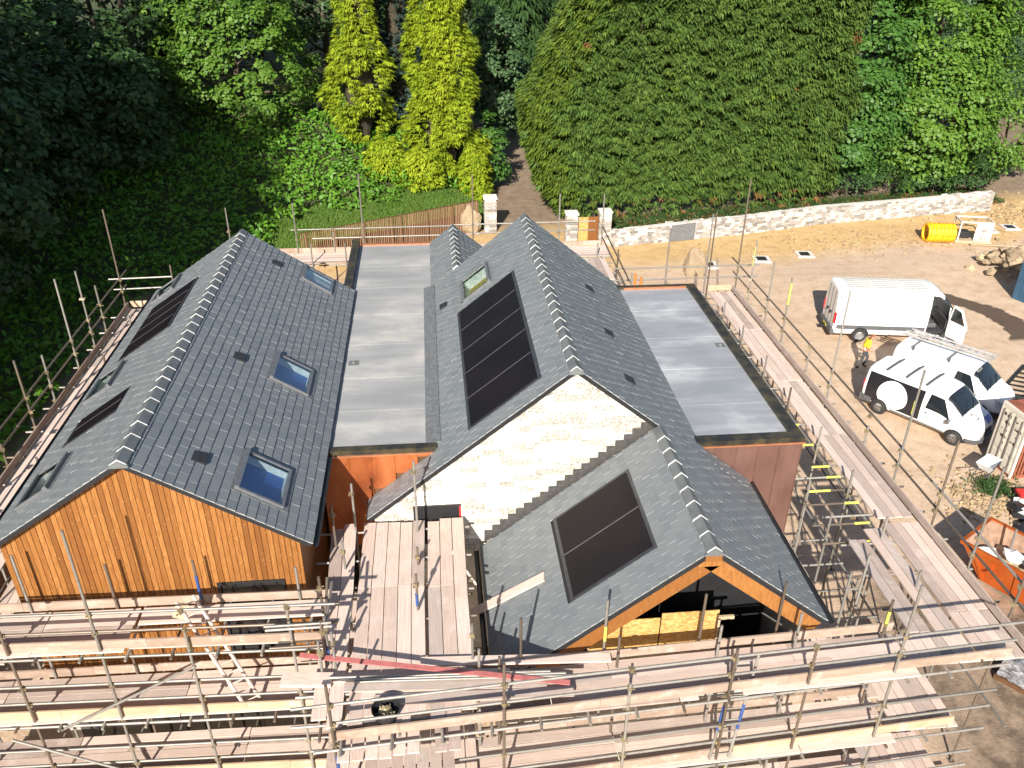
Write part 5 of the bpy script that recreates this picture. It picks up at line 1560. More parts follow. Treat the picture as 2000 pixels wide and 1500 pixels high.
# ------------------------------------------------------------------ skip
M['skip_orange'] = copper_mat('skip_orange', (.42, .085, .016), (.55, .125, .022), (.60, .17, .04))
M['skip_in'] = simple('rusty_steel', (.30, .19, .13), .8, amt=.3, scale=4)
e = empty('skip', (17.75, .95, 0), R(-58), 'orange rubbish skip filled with bags and offcuts', 'skip')
L0, L1, W0, W1, H = 1.0, 1.75, .72, .92, 1.25
def shell(o):
    return [(-L0 + o, -W0 + o, .12 + o), (L0 - o, -W0 + o, .12 + o), (L0 - o, W0 - o, .12 + o), (-L0 + o, W0 - o, .12 + o), (-L1 + o, -W1 + o, H), (L1 - o, -W1 + o, H), (L1 - o, W1 - o, H), (-L1 + o, W1 - o, H)]
for nm, a, bq in (('skip_side', 0, 1), ('skip_end', 1, 2), ('skip_side', 2, 3), ('skip_end', 3, 0)):
    b = MB(); A, I = shell(0), shell(.05)
    vs = [A[a], A[bq], A[4 + bq], A[4 + a], I[a], I[bq], I[4 + bq], I[4 + a]]
    b.add(vs, [(0, 1, 2, 3)], 0); b.add(vs, [(5, 4, 7, 6)], 1); b.add(vs, [(3, 2, 6, 7), (0, 4, 5, 1)], 0)
    b.build(nm, [M['skip_orange'], M['skip_in']], e, world=False)
b = MB(); b.add(shell(.01)[:4], [(0, 1, 2, 3)]); b.build('skip_floor', M['skip_in'], e, world=False)
b = MB()
for y in (-W1, W1): b.bb((-L1 - .04, y - .05, H - .06), (L1 + .04, y + .05, H + .05))
for x in (-L1, L1): b.bb((x - .05, -W1 + .051, H - .06), (x + .05, W1 - .051, H + .049))
b.build('rim', M['skip_orange'], e, world=False)
for s in (-1, 1):
    for x in (-.9, .0, .9):
        b = MB(); b.prism([(x - .05, s * (W0 + .01), .16), (x + .05, s * (W0 + .01), .16), (x * 1.5 + .05, s * (W1 + .005), H - .08), (x * 1.5 - .05, s * (W1 + .005), H - .08)], (0, s * .04, 0)); b.build('stiffener', M['skip_orange'], e, world=False)
    for x in (-.75, .75):
        b = MB(); b.tube((x, s * W1 * .93, .75), (x, s * (W1 + .12), .75), .05); b.build('lifting_lug', M['skip_orange'], e, world=False)
cc, ss = math.cos(R(-58)), math.sin(R(-58))
def sk(x, y, z): return (17.75 + cc * x - ss * y, .95 + ss * x + cc * y, z)
b = MB()
me_ = bpy.data.meshes.new('spoil'); bm = bmesh.new(); bmesh.ops.create_grid(bm, x_segments=18, y_segments=10, size=1)
for v_ in bm.verts:
    n = noise.noise(Vector((v_.co.x * 3, v_.co.y * 3, 5))) * .14; v_.co = Vector((v_.co.x * 1.32, v_.co.y * .78, .62 + n))
bm.to_mesh(me_); bm.free(); me_.materials.append(simple('rubble_spoil', (.42, .31, .19), .9, amt=.4, scale=7))
o = bpy.data.objects.new('spoil', me_); COL.objects.link(o); o.location = (17.75, .95, 0); o.rotation_euler = (0, 0, R(-58)); tag(o, 'sandy spoil heaped inside the orange skip', 'spoil')
M['bag_white'] = simple('white_bag', (.72, .70, .68), .6); M['bag_black'] = simple('black_bag', (.02, .02, .023), .35)
for k, (x, y, z, mt, lb) in enumerate(((-.55, .1, .92, 'bag_white', 'white plaster bag on the spoil in the skip'), (-.1, .25, .88, 'bag_black', 'black rubbish bag in the middle of the skip'), (.35, -.1, .85, 'bag_black', 'black rubbish bag at the near end of the skip'), (.85, .3, .9, 'bag_white', 'white bag at the far end of the skip'), (-1.1, -.45, .95, 'bag_white', 'crumpled white bag in the corner of the skip'))):
    rock('rubbish_bag', sk(x, y, z), (.30, .24, .2), M[mt], k + 90, lb, 'bag', 'rubbish bags in the skip')
pp = sk(-.75, .25, .8); qq = sk(-.8, .3, 1.75); tag(pipe('waste_pipe', pp, qq, M['steel'], None, .035), 'grey pipe standing up out of the skip', 'pipe')

# ------------------------------------------------------------------ shipping container, barrow, shadow lattice, clutter along the right edge
M['cont'] = simple('container_cream', (.60, .55, .47), .55, amt=.12, scale=1.5)
M['cont_rust'] = simple('container_red', (.24, .075, .04), .7, amt=.3, scale=4)
e = empty('shipping_container', (20.9, 7.2, 0), R(4), 'shipping container with cream doors facing the yard', 'container')
CL = 6.0
b = MB()
for i in range(40):
    x0, x1 = .08 + i * .145, .08 + (i + .5) * .145; x2 = .08 + (i + 1) * .145
    for s in (-1, 1):
        y0, y1 = s * .68, s * .64
        b.quad((x0, y0, .15), (x1, y0, .15), (x1, y0, 2.45), (x0, y0, 2.45)); b.quad((x1, y0, .15), (x2, y1, .15), (x2, y1, 2.45), (x1, y0, 2.45))
b.bb((.0, -.70, 2.45), (CL, .70, 2.58)); b.bb((0, -.70, .02), (CL, .70, .14)); b.bb((CL - .1, -.69, .15), (CL, .69, 2.44))
b.build('container_body', M['cont_rust'], e, world=False)
for s in (-1, 1):
    b = MB(); lo, hi = (-.62, -.012) if s < 0 else (.012, .62)
    b.bb((-.05, lo, .15), (.02, hi, 2.44)); dr = b.build('container_door', M['cont'], e, world=False, bevel=.01)
    for z in (.3, .85, 1.4, 1.95):
        b = MB(); b.bb((-.065, lo + .08, z), (-.051, hi - .08, z + .40)); b.build('door_panel', M['cont'], dr, world=False)
    b = MB()
    for yy in (lo + .14, hi - .14): b.tube((-.09, yy, .2), (-.09, yy, 2.4), .018, n=6)
    b.build('lock_rod', M['steel'], dr, world=False)
    b = MB()
    for r_ in range(5):
        for c_ in range(3):
            if rnd.random() < .7: b.bb((-.0672, lo + .10 + c_ * .13, 1.02 + r_ * .28), (-.0655, lo + .10 + c_ * .13 + rnd.uniform(.03, .12), 1.06 + r_ * .28 + rnd.uniform(0, .1)))
    b.build('stencil_marks', M['black'], dr, world=False)
b = MB()
for y in (-.66, .66): b.bb((-.06, y - .035, .0), (.03, y + .035, 2.6))
b.bb((-.06, -.624, 2.46), (.03, .624, 2.6)); b.build('corner_posts', M['cont'], e, world=False)

e = empty('wheelbarrow', (20.05, 6.7, 0), R(35), 'white wheelbarrow parked at the container doors', 'wheelbarrow')
b = MB(); A = [(-.42, -.32), (.50, -.26), (.50, .26), (-.42, .32)]; B_ = [(-.22, -.2), (.22, -.16), (.22, .16), (-.22, .2)]
vs = [(x, y, .72) for x, y in A] + [(x, y, .42) for x, y in B_]
b.add(vs, [(4, 5, 1, 0), (5, 6, 2, 1), (6, 7, 3, 2), (7, 4, 0, 3), (7, 6, 5, 4)]); b.add([(x * .94, y * .92, z) for x, y, z in [(p[0], p[1], p[2] - (.01 if p[2] > .6 else -.02)) for p in vs]], [(0, 1, 5, 4), (1, 2, 6, 5), (2, 3, 7, 6), (3, 0, 4, 7), (4, 5, 6, 7)])
b.build('tray', M['van_white'], e, world=False)
b = MB()
for s in (-1, 1):
    b.tube((.62, s * .07, .2), (-.25, s * .22, .40), .018); b.tube((-.25, s * .22, .40), (-1.0, s * .29, .62), .018); b.tube((-.3, s * .22, .40), (-.42, s * .26, .0), .016)
b.build('handles', M['bumper'], e, world=False)
wb_ = MB(); N = 20
for i in range(N):
    a0, a1 = 2 * math.pi * i / N, 2 * math.pi * (i + 1) / N
    wb_.quad((.62 + .2 * math.cos(a0), -.05, .2 + .2 * math.sin(a0)), (.62 + .2 * math.cos(a1), -.05, .2 + .2 * math.sin(a1)), (.62 + .2 * math.cos(a1), .05, .2 + .2 * math.sin(a1)), (.62 + .2 * math.cos(a0), .05, .2 + .2 * math.sin(a0)))
for s in (-1, 1): wb_.add([(.62 + .2 * math.cos(2 * math.pi * i / N), s * .05, .2 + .2 * math.sin(2 * math.pi * i / N)) for i in range(N)], [tuple(range(N))])
wb_.build('wheel', M['tyre'], e, world=False)

# dark lattice added in place of a shadow cast beyond the vans
M['shadow_black'] = simple('shadow_black', (.03, .028, .027), .5, .4)
e = empty('shadow_lattice', (25.6, 13.0, 0), 0, 'made-up dark lattice standing in for a cast shadow at the right edge', 'frame')
p0, p1, p2, p3 = Vector((23.6, 11.9, .10)), Vector((26.95, 14.75, .12)), Vector((27.9, 13.4, .45)), Vector((24.6, 10.7, .42))
for a, b_ in ((p0, p1), (p1, p2), (p2, p3), (p3, p0)): bar('frame_rail', a, b_, .09, .09, M['shadow_black'], e)
for k in range(1, 9):
    t = k / 9; bar('frame_bar', p0.lerp(p1, t), p3.lerp(p2, t), .05, .05, M['shadow_black'], e)
for k in (p0, p1, p2, p3): bar('frame_foot', Vector((k.x, k.y, -.05)), Vector((k.x, k.y, k.z - .04)), .07, .07, M['shadow_black'], e)

M['blue_steel'] = simple('blue_steel', (.028, .075, .13), .5, amt=.2, scale=2); M['grey_steel'] = simple('grey_sheet', (.40, .43, .46), .45, .2)
e = empty('site_hut', (32.6, 21.4, 0), R(20), 'blue and grey steel box at the right edge', 'site box')
b = MB(); b.bb((-1.0, -1.3, .1), (2.0, 1.3, 2.3)); b.build('box_body', M['grey_steel'], e, world=False, bevel=.03)
b = MB(); b.bb((-1.04, -1.34, .0), (-.9, 1.34, 2.4)); b.build('blue_end', M['blue_steel'], e, world=False, bevel=.02)
for y in (-.9, -.45, 0, .45, .9):
    b = MB(); b.bb((-1.065, y - .04, .15), (-1.041, y + .04, 2.2)); b.build('rib', M['blue_steel'], e, world=False)

tim = M['board_new']
def heap(items):
    for (nm, p, q, wd, th, mt, lb, ct, gp) in items: loose(nm, p, q, wd, th, mt, lb, ct, gp)
heap([('timber_length', (21.2, 5.0, .12), (24.5, 5.6, .12), .22, .10, M['osb'], 'timber length nearest the container side', 'timber', 'timber stacked by the container'),
      ('timber_length', (21.0, 4.7, .12), (24.4, 5.2, .12), .22, .10, tim, 'pale timber length second from the container', 'timber', 'timber stacked by the container'),
      ('timber_length', (21.3, 5.0, .24), (24.6, 5.4, .24), .20, .10, M['timber'], 'orange timber length on top of the stack', 'timber', 'timber stacked by the container'),
      ('timber_length', (20.1, 6.3, .10), (21.6, 5.3, .10), .16, .09, tim, 'pale timber offcut lying by the wheelbarrow', 'timber', 'timber stacked by the container'),
      ('plywood_sheet', (19.5, 3.2, .30), (21.6, 3.9, .42), 1.0, .03, tim, 'pale plywood sheet on the rubbish beyond the skip', 'sheet', None),
      ('plasterboard_sheet', (19.9, 3.9, .46), (22.0, 4.5, .50), .8, .02, M['reveal'], 'pinkish plasterboard sheet on the rubbish pile', 'sheet', None),
      ('red_pallet', (20.3, 5.2, .35), (21.9, 4.9, .45), .5, .12, simple('red_paint', (.52, .03, .03), .5), 'red painted board at the right edge', 'board', None)])
for k, (x, y, s, mt, lb) in enumerate(((19.9, 4.4, .42, 'bag_black', 'black sack on the rubbish beside the plywood'), (19.6, 3.5, .36, 'bag_black', 'black sack nearest the skip shadow'), (20.2, 4.9, .30, 'bag_white', 'white sack beside the red board'), (18.9, 2.75, .28, 'bag_white', 'white sack behind the skip'))):
    rock('sack', (x, y, s * .5), (s, s * .8, s * .6), M[mt], 140 + k, lb, 'bag', 'sacks on the rubbish pile')
# wrapped pallet at the lower right
e = empty('wrapped_pallet', (15.6, -2.35, 0), R(-50), 'grey plastic-wrapped pallet at the lower right corner', 'pallet')
b = MB(); b.bb((-.6, -.5, 0), (.6, .5, .14)); b.build('pallet', M['timber_dark'], e, world=False)
def wrap_mat():
    t = NT('stretch_wrap'); n = t.noise(t.coord('World', (1, 1, 3)), 6, 5, .7)
    return t.done(t.ramp(n, [(.35, (.05, .05, .055)), (.55, (.22, .22, .24)), (.7, (.55, .55, .57))]), .2, 0, .6)
M['wrap'] = wrap_mat()
bm = bmesh.new(); bmesh.ops.create_cube(bm, size=1); bmesh.ops.subdivide_edges(bm, edges=bm.edges, cuts=5, use_grid_fill=True)
for v_ in bm.verts:
    c = v_.co.copy(); n = noise.noise(c * 4) * .06
    v_.co = Vector((c.x * 1.1, c.y * .9, c.z * .7 + .5)) + c.normalized() * n
me_ = bpy.data.meshes.new('wrapped_load'); bm.to_mesh(me_); bm.free(); me_.materials.append(M['wrap'])
o = bpy.data.objects.new('wrapped_load', me_); COL.objects.link(o); o.parent = e
# scattered chippings by the container
def scatter(name, n, cx, cy, sx, sy, mat, s0, s1, label, cat):
    b = MB()
    for k in range(n):
        x, y = cx + rnd.gauss(0, sx), cy + rnd.gauss(0, sy); s = rnd.uniform(s0, s1); z = gz(x, y)
        rt = Matrix.Rotation(rnd.uniform(0, 6.28), 3, 'Z') @ Matrix.Rotation(rnd.uniform(-.5, .5), 3, 'X')
        b.box((x, y, z + s * .25), (s * rnd.uniform(.7, 1.6), s, s * .6), rt)
    tag(b.build(name, mat), label, cat, kind='stuff')
M['chip'] = stone_mat('chippings', (.44, .34, .21), ((.26, .18, .10), (.34, .24, .13), (.40, .29, .165)), (.15, .11, .07))
scatter('chippings', 420, 19.3, 5.4, .75, .8, M['chip'], .04, .12, 'broken stone chippings strewn in front of the container', 'rubble')
scatter('gravel', 500, 27, 31.5, 5.5, 1.2, M['chip'], .04, .13, 'loose stones along the stone wall', 'gravel')
scatter('gravel', 500, 40, 36, 3.5, 2.0, M['chip'], .05, .2, 'loose stones at the far end of the wall', 'gravel')
# orange drain pipes beside the right flat roof
M['pipe_orange'] = simple('orange_pipe', (.62, .17, .04), .5)
for k, x in enumerate((7.55, 7.78)):
    tag(pipe('drain_pipe', (x, 12.0, -.05), (x, 12.0, 6.35 - .15 * k), M['pipe_orange'], None, .055), ['taller orange drain pipe at the back of the right flat roof', 'shorter orange drain pipe at the back of the right flat roof'][k], 'pipe')
# lamp post among the far trees
e = empty('lamp_post', (54.0, 60, 0), 0, 'slim grey lamp post far off at the upper right', 'lamp post')
b = MB(); b.tube((54, 60, 0), (54, 60, 5.6), .09, .05); b.build('post', M['steel'], e)
b = MB(); b.bb((53.6, 59.9, 5.55), (54.1, 60.1, 5.7)); b.build('lamp_head', M['grey_steel'], e)

# ------------------------------------------------------------------ the person
def person(loc, rz):
    J = {'pelvis': (0, 0, .95), 'spine': (.02, 0, 1.15), 'chest': (.05, 0, 1.34), 'neck': (.10, 0, 1.50), 'head0': (.155, 0, 1.575), 'head': (.18, 0, 1.66), 'crown': (.17, 0, 1.73),
         'hipL': (0, .10, .90), 'kneeL': (.20, .12, .50), 'ankL': (.06, .12, .10), 'toeL': (.24, .13, .04), 'hipR': (0, -.10, .90), 'kneeR': (-.06, -.11, .50), 'ankR': (-.28, -.11, .12), 'toeR': (-.12, -.12, .04),
         'shL': (.05, .19, 1.42), 'elL': (.02, .29, 1.16), 'wrL': (.22, .22, 1.02), 'hdL': (.30, .19, 1.00), 'shR': (.05, -.19, 1.42), 'elR': (.0, -.30, 1.16), 'wrR': (.20, -.24, 1.02), 'hdR': (.28, -.20, 1.00)}
    Rr = {'pelvis': .135, 'spine': .155, 'chest': .17, 'neck': .055, 'head0': .075, 'head': .10, 'crown': .06, 'hipL': .10, 'kneeL': .068, 'ankL': .055, 'toeL': .045, 'hipR': .10, 'kneeR': .068, 'ankR': .055, 'toeR': .045, 'shL': .075, 'elL': .055, 'wrL': .042, 'hdL': .042, 'shR': .075, 'elR': .055, 'wrR': .042, 'hdR': .042}
    E = [('pelvis', 'spine'), ('spine', 'chest'), ('chest', 'neck'), ('neck', 'head0'), ('head0', 'head'), ('head', 'crown'), ('pelvis', 'hipL'), ('hipL', 'kneeL'), ('kneeL', 'ankL'), ('ankL', 'toeL'), ('pelvis', 'hipR'), ('hipR', 'kneeR'), ('kneeR', 'ankR'), ('ankR', 'toeR'),
         ('chest', 'shL'), ('shL', 'elL'), ('elL', 'wrL'), ('wrL', 'hdL'), ('chest', 'shR'), ('shR', 'elR'), ('elR', 'wrR'), ('wrR', 'hdR')]
    names = list(J)
    # fingers
    for s, w_, h_ in (('L', 'wrL', 'hdL'), ('R', 'wrR', 'hdR')):
        hv = Vector(J[h_]); d = (hv - Vector(J[w_])).normalized(); side = Vector((0, 0, 1)).cross(d).normalized()
        for k in range(4):
            a = hv + side * (-.03 + .02 * k) + d * .03; b_ = a + d * (.04 + .008 * (1.5 - abs(k - 1.5))) + Vector((0, 0, -.025))
            J[f'f{s}{k}'] = tuple(b_); Rr[f'f{s}{k}'] = .010; E.append((h_, f'f{s}{k}'))
        J[f't{s}'] = tuple(hv + side * (.055 if s == 'R' else -.055) + Vector((0, 0, .02))); Rr[f't{s}'] = .011; E.append((h_, f't{s}'))
    names = list(J)
    me = bpy.data.meshes.new('person'); me.from_pydata([J[n] for n in names], [(names.index(a), names.index(b)) for a, b in E], [])
    o = bpy.data.objects.new('person_skin', me); COL.objects.link(o)
    m = o.modifiers.new('skin', 'SKIN')
    for i, n in enumerate(names):
        sv = me.skin_vertices[0].data[i]; sv.radius = (Rr[n], Rr[n] * (1.25 if n in ('chest', 'spine', 'pelvis') else 1)); sv.use_root = n == 'pelvis'
    o.modifiers.new('sub', 'SUBSURF').levels = 2
    dg = bpy.context.evaluated_depsgraph_get()
    me2 = bpy.data.meshes.new_from_object(o.evaluated_get(dg)); bpy.data.objects.remove(o)
    mats = [simple('skin_tone', (.45, .25, .18), .6), simple('work_trousers', (.055, .055, .06), .9), simple('hi_vis_yellow', (.80, .62, .02), .7), simple('hi_vis_orange', (.80, .20, .10), .7), simple('boots', (.03, .022, .018), .7), simple('auburn_hair', (.20, .055, .02), .8), simple('reflective_band', (.70, .70, .66), .4)]
    me2.materials.clear()
    for q in mats: me2.materials.append(q)
    for p in me2.polygons:
        c = p.center; p.use_smooth = True
        hand = (c - Vector(J['hdL'])).length < .10 or (c - Vector(J['hdR'])).length < .10
        if hand: k = 0
        elif c.z > 1.50: k = 5 if (c.z > 1.64 and c.x < .22) or c.x < .13 else 0
        elif c.z > .93:
            k = 2 if c.z > 1.13 else 3
            if 1.02 < c.z < 1.08: k = 6
            if abs(c.y) > .22 and c.z < 1.2: k = 3
        elif c.z > .12: k = 1
        else: k = 4
        p.material_index = k
    o = bpy.data.objects.new('person', me2); COL.objects.link(o); o.location = loc; o.rotation_euler = (0, 0, rz)
    tag(o, 'person in hi-vis yellow jacket and dark trousers standing by the large van', 'person')
    b = MB()
    for s in (-1, 1): b.box((.275, s * .035, 1.665), (.012, .022, .012))
    b.box((.285, 0, 1.645), (.03, .022, .045)); b.build('face_features', mats[0], o, world=False)
person((19.35, 15.30, gz(19.35, 15.3) + .0), R(-20))
# ------------------------------------------------------------------ foliage
def leaf_mat(name, a, b, c, trans=.25, rough=.55):
    t = NT(name); r = t.island()
    n = t.noise(t.coord('World'), .55, 3)
    col = t.ramp(r, [(0, a), (.5, b), (1, c)])
    col = t.mix(t.ramp(n, [(.35, (.0, .0, .0)), (.7, (.55, .55, .55))]), col, c)
    t.done(col, rough, 0, .35)
    tl = t.node('ShaderNodeBsdfTranslucent'); t.link(col, tl.inputs['Color'])
    ms = t.node('ShaderNodeMixShader'); ms.inputs[0].default_value = trans
    t.link(t.b.outputs[0], ms.inputs[1]); t.link(tl.outputs[0], ms.inputs[2]); t.link(ms.outputs[0], t.n['Material Output'].inputs['Surface'])
    return t.m
M['leaf_syc'] = leaf_mat('sycamore_leaf', (.030, .085, .014), (.045, .120, .020), (.075, .165, .025))
M['leaf_syc2'] = leaf_mat('sycamore_leaf_sunny', (.045, .110, .014), (.075, .165, .018), (.115, .205, .024))
M['leaf_wood'] = leaf_mat('woodland_leaf', (.022, .050, .014), (.032, .075, .018), (.050, .100, .026))
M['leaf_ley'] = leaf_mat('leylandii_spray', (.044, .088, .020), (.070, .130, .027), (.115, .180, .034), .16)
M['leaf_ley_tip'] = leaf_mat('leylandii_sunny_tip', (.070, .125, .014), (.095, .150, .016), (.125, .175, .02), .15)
M['leaf_gold'] = leaf_mat('golden_cypress_spray', (.13, .22, .014), (.24, .33, .018), (.36, .42, .026), .2)
M['leaf_blue'] = leaf_mat('blue_spruce_spray', (.022, .045, .038), (.035, .065, .055), (.05, .085, .07), .08)
M['leaf_grey'] = leaf_mat('grey_green_leaf', (.045, .095, .035), (.065, .125, .048), (.09, .155, .06))
M['leaf_bank'] = leaf_mat('bank_leaf', (.045, .135, .010), (.075, .200, .012), (.115, .245, .018), .2)
M['leaf_dead'] = leaf_mat('dead_spray', (.13, .06, .025), (.19, .085, .03), (.25, .12, .045), .1)
M['grass'] = leaf_mat('grass_blade', (.055, .130, .016), (.085, .175, .022), (.14, .215, .04), .25)
M['bark'] = simple('bark', (.085, .062, .045), .95, amt=.35, scale=5)
M['twig'] = simple('inner_twigs', (.042, .034, .020), .95, amt=.4, scale=2)

def nrm(a): return a / np.maximum(np.linalg.norm(a, axis=-1, keepdims=True), 1e-9)
def quads_mesh(name, V, mat, parent=None, mats=None, mi=None):
    """V: (N, 4, 3)"""
    N = len(V)
    me = bpy.data.meshes.new(name)
    me.vertices.add(N * 4); me.loops.add(N * 4); me.polygons.add(N)
    me.vertices.foreach_set('co', V.astype(np.float32).ravel())
    me.loops.foreach_set('vertex_index', np.arange(N * 4, dtype=np.int32))
    me.polygons.foreach_set('loop_start', np.arange(0, N * 4, 4, dtype=np.int32))
    me.polygons.foreach_set('loop_total', np.full(N, 4, dtype=np.int32))
    for m_ in (mats or [mat]): me.materials.append(m_)
    if mi is not None: me.polygons.foreach_set('material_index', mi.astype(np.int32))
    me.update(calc_edges=True)
    o = bpy.data.objects.new(name, me); COL.objects.link(o)
    return adopt(o, parent)
def leaves(P, Nn, size, aspect=.75, fold=.18):
    """one bent leaf quad at each point, lying across its normal"""
    n = len(P); Nn = nrm(Nn)
    t = nrm(np.cross(Nn, nrg.normal(size=(n, 3)))); s = np.cross(Nn, t)
    L = (size * nrg.uniform(.7, 1.3, n))[:, None]; W = L * aspect * .5
    tip = P + t * L - Nn * L * fold
    mid = P + t * L * .5
    return np.stack([P, mid + s * W, tip, mid - s * W], 1)
def fans(P, D, up, size, k, spread, width, droop):
    """k narrow leaflets fanning out along D from each point"""
    n = len(P); D = nrm(D); S = nrm(np.cross(up, D)); U = np.cross(D, S)
    out = []
    for a in np.linspace(-spread, spread, k):
        aj = a + nrg.normal(0, .12, n)
        d = D * np.cos(aj)[:, None] + S * np.sin(aj)[:, None] + U * nrg.normal(0, .10, n)[:, None]
        L = (size * nrg.uniform(.7, 1.25, n) * (1 - .35 * abs(a) / max(spread, .01)))[:, None]
        tip = P + d * L; tip[:, 2] -= droop * L[:, 0]
        mid = P + d * L * .55; mid[:, 2] -= droop * L[:, 0] * .25
        side = nrm(np.cross(d, U)) * L * width
        out.append(np.stack([P, mid + side, tip, mid - side], 1))
    return np.concatenate(out)
def branchy(parent, base, top, r0, limbs, name='trunk'):
    """tapered, slightly bent trunk with limbs to given points"""
    b = MB(); base, top = Vector(base), Vector(top); seg = 7; prev = base; pr = r0
    pts = [base]
    for i in range(1, seg + 1):
        t = i / seg
        p = base.lerp(top, t) + Vector((noise.noise(Vector((base.x, i, 1))), noise.noise(Vector((base.y, i, 5))), 0)) * .25 * (t > 0)
        r = r0 * (1 - .75 * t)
        b.tube(prev, p, pr, r, n=8, cap=False); prev, pr = p, r; pts.append(p)
    for q in limbs:
        q = Vector(q); t = max(.15, min(.9, (q.z - base.z) / max(.1, top.z - base.z) - .18)); k = int(t * seg)
        s = pts[k]; m = s.lerp(q, .5) + Vector((0, 0, .3))
        rr = r0 * (1 - .75 * t) * .45
        b.tube(s, m, rr, rr * .6, n=6, cap=False); b.tube(m, q, rr * .6, rr * .2, n=5, cap=False)
    return b.build(name, M['bark'], parent, smooth=True)
def broadleaf(name, label, x, y, c, rad, nclump, nleaf, leaf, mat, cr=.95, group=None, seed=0, front=True, hang=.0, trunk_r=.28, clump_flat=.6):
    """crown of leafy clumps spread through an uneven envelope"""
    e = empty(name, (x, y, gz(x, y)), 0, label, 'tree', group)
    c = np.array(c, float); rad = np.array(rad, float)
    d = nrm(nrg.normal(size=(nclump * 3, 3)))
    if front: d = d[(d[:, 1] < .35)]
    d = d[:nclump]
    lob = np.array([noise.noise(Vector((v[0] * 1.6 + seed * 3.7, v[1] * 1.6, v[2] * 1.6))) for v in d])
    shell = nrg.uniform(.55, 1.0, len(d)) ** .5 * (1 + .35 * lob)
    C = c + d * rad * shell[:, None]
    C = C[C[:, 2] > gz(x, y) + .9]
    n = len(C)
    per = nrg.integers(int(nleaf * .6), int(nleaf * 1.4), n)
    idx = np.repeat(np.arange(n), per); N = len(idx)
    od = nrm((C - c) / rad)
    v = nrm(nrg.normal(size=(N, 3)) + od[idx] * .7 + np.array([0, 0, .65]))
    R_ = (cr * nrg.uniform(.6, 1.25, n))[idx] * nrg.uniform(.35, 1, N) ** .5
    off = v * R_[:, None]; off[:, 2] *= clump_flat
    P = C[idx] + off
    nm_ = nrm(v * .7 + od[idx] * .35 + np.array([0, 0, .8]) + nrg.normal(0, .35, (N, 3)))
    quads_mesh('crown', leaves(P, nm_, leaf), mat, e)
    sel = C[nrg.permutation(n)[:14]]
    branchy(e, (x, y, gz(x, y) - .3), (c[0], c[1], c[2] + rad[2] * .5), trunk_r, [tuple(q) for q in sel])
    return e
def column(name, label, x, y, ht, prof, n, mat, size, k=5, width=.16, droop=.35, group=None, lift=.15, spread=.8, gaps=0.0, z0=.3, seed=0, ragged=.18):
    """columnar conifer: flat sprays on a tapering envelope; prof(t) radius at height fraction t"""
    e = empty(name, (x, y, gz(x, y)), 0, label, 'tree', group)
    g = gz(x, y)
    t = nrg.uniform(0, 1, n); a = nrg.uniform(math.pi * .85, math.pi * 2.15, n)
    fr = nrg.uniform(.72, 1.0, n)
    rr = np.array([prof(q) for q in t]); 
    bump_ = np.array([noise.noise(Vector((math.cos(q) * 2, math.sin(q) * 2 + seed, s_ * ht * .45))) for q, s_ in zip(a, t)])
    rr = rr * (1 + ragged * bump_ * 2) * fr
    if gaps: keep = bump_ > -gaps; t, a, rr, bump_ = t[keep], a[keep], rr[keep], bump_[keep]
    P = np.stack([x + rr * np.cos(a), y + rr * np.sin(a), g + z0 + t * (ht - z0)], 1)
    D = np.stack([np.cos(a), np.sin(a), np.full(len(a), lift)], 1) + nrg.normal(0, .22, (len(a), 3))
    up = np.array([0, 0, 1.0]) + nrg.normal(0, .25, (len(a), 3))
    quads_mesh('crown', fans(P, D, up, size, k, spread, width, droop), mat, e)
    # inner branch mass
    b = MB(); N = 14; rows = 12
    for i in range(rows + 1):
        q = i / rows
        for j in range(N):
            aa = 2 * math.pi * j / N; r_ = max(.05, prof(q) * .5 * (1 + .25 * noise.noise(Vector((math.cos(aa), math.sin(aa), q * 6 + seed)))))
            b.v.append((x + r_ * math.cos(aa), y + r_ * math.sin(aa), g + z0 + .2 + q * (ht - z0 - .4)))
    for i in range(rows):
        for j in range(N): b.f.append((i * N + j, i * N + (j + 1) % N, (i + 1) * N + (j + 1) % N, (i + 1) * N + j)); b.m.append(0)
    b.build('inner_branches', M['twig'], e)
    b = MB(); b.tube((x, y, g - .3), (x, y, g + ht * .6), .22, .1); b.build('trunk', M['bark'], e)
    return e

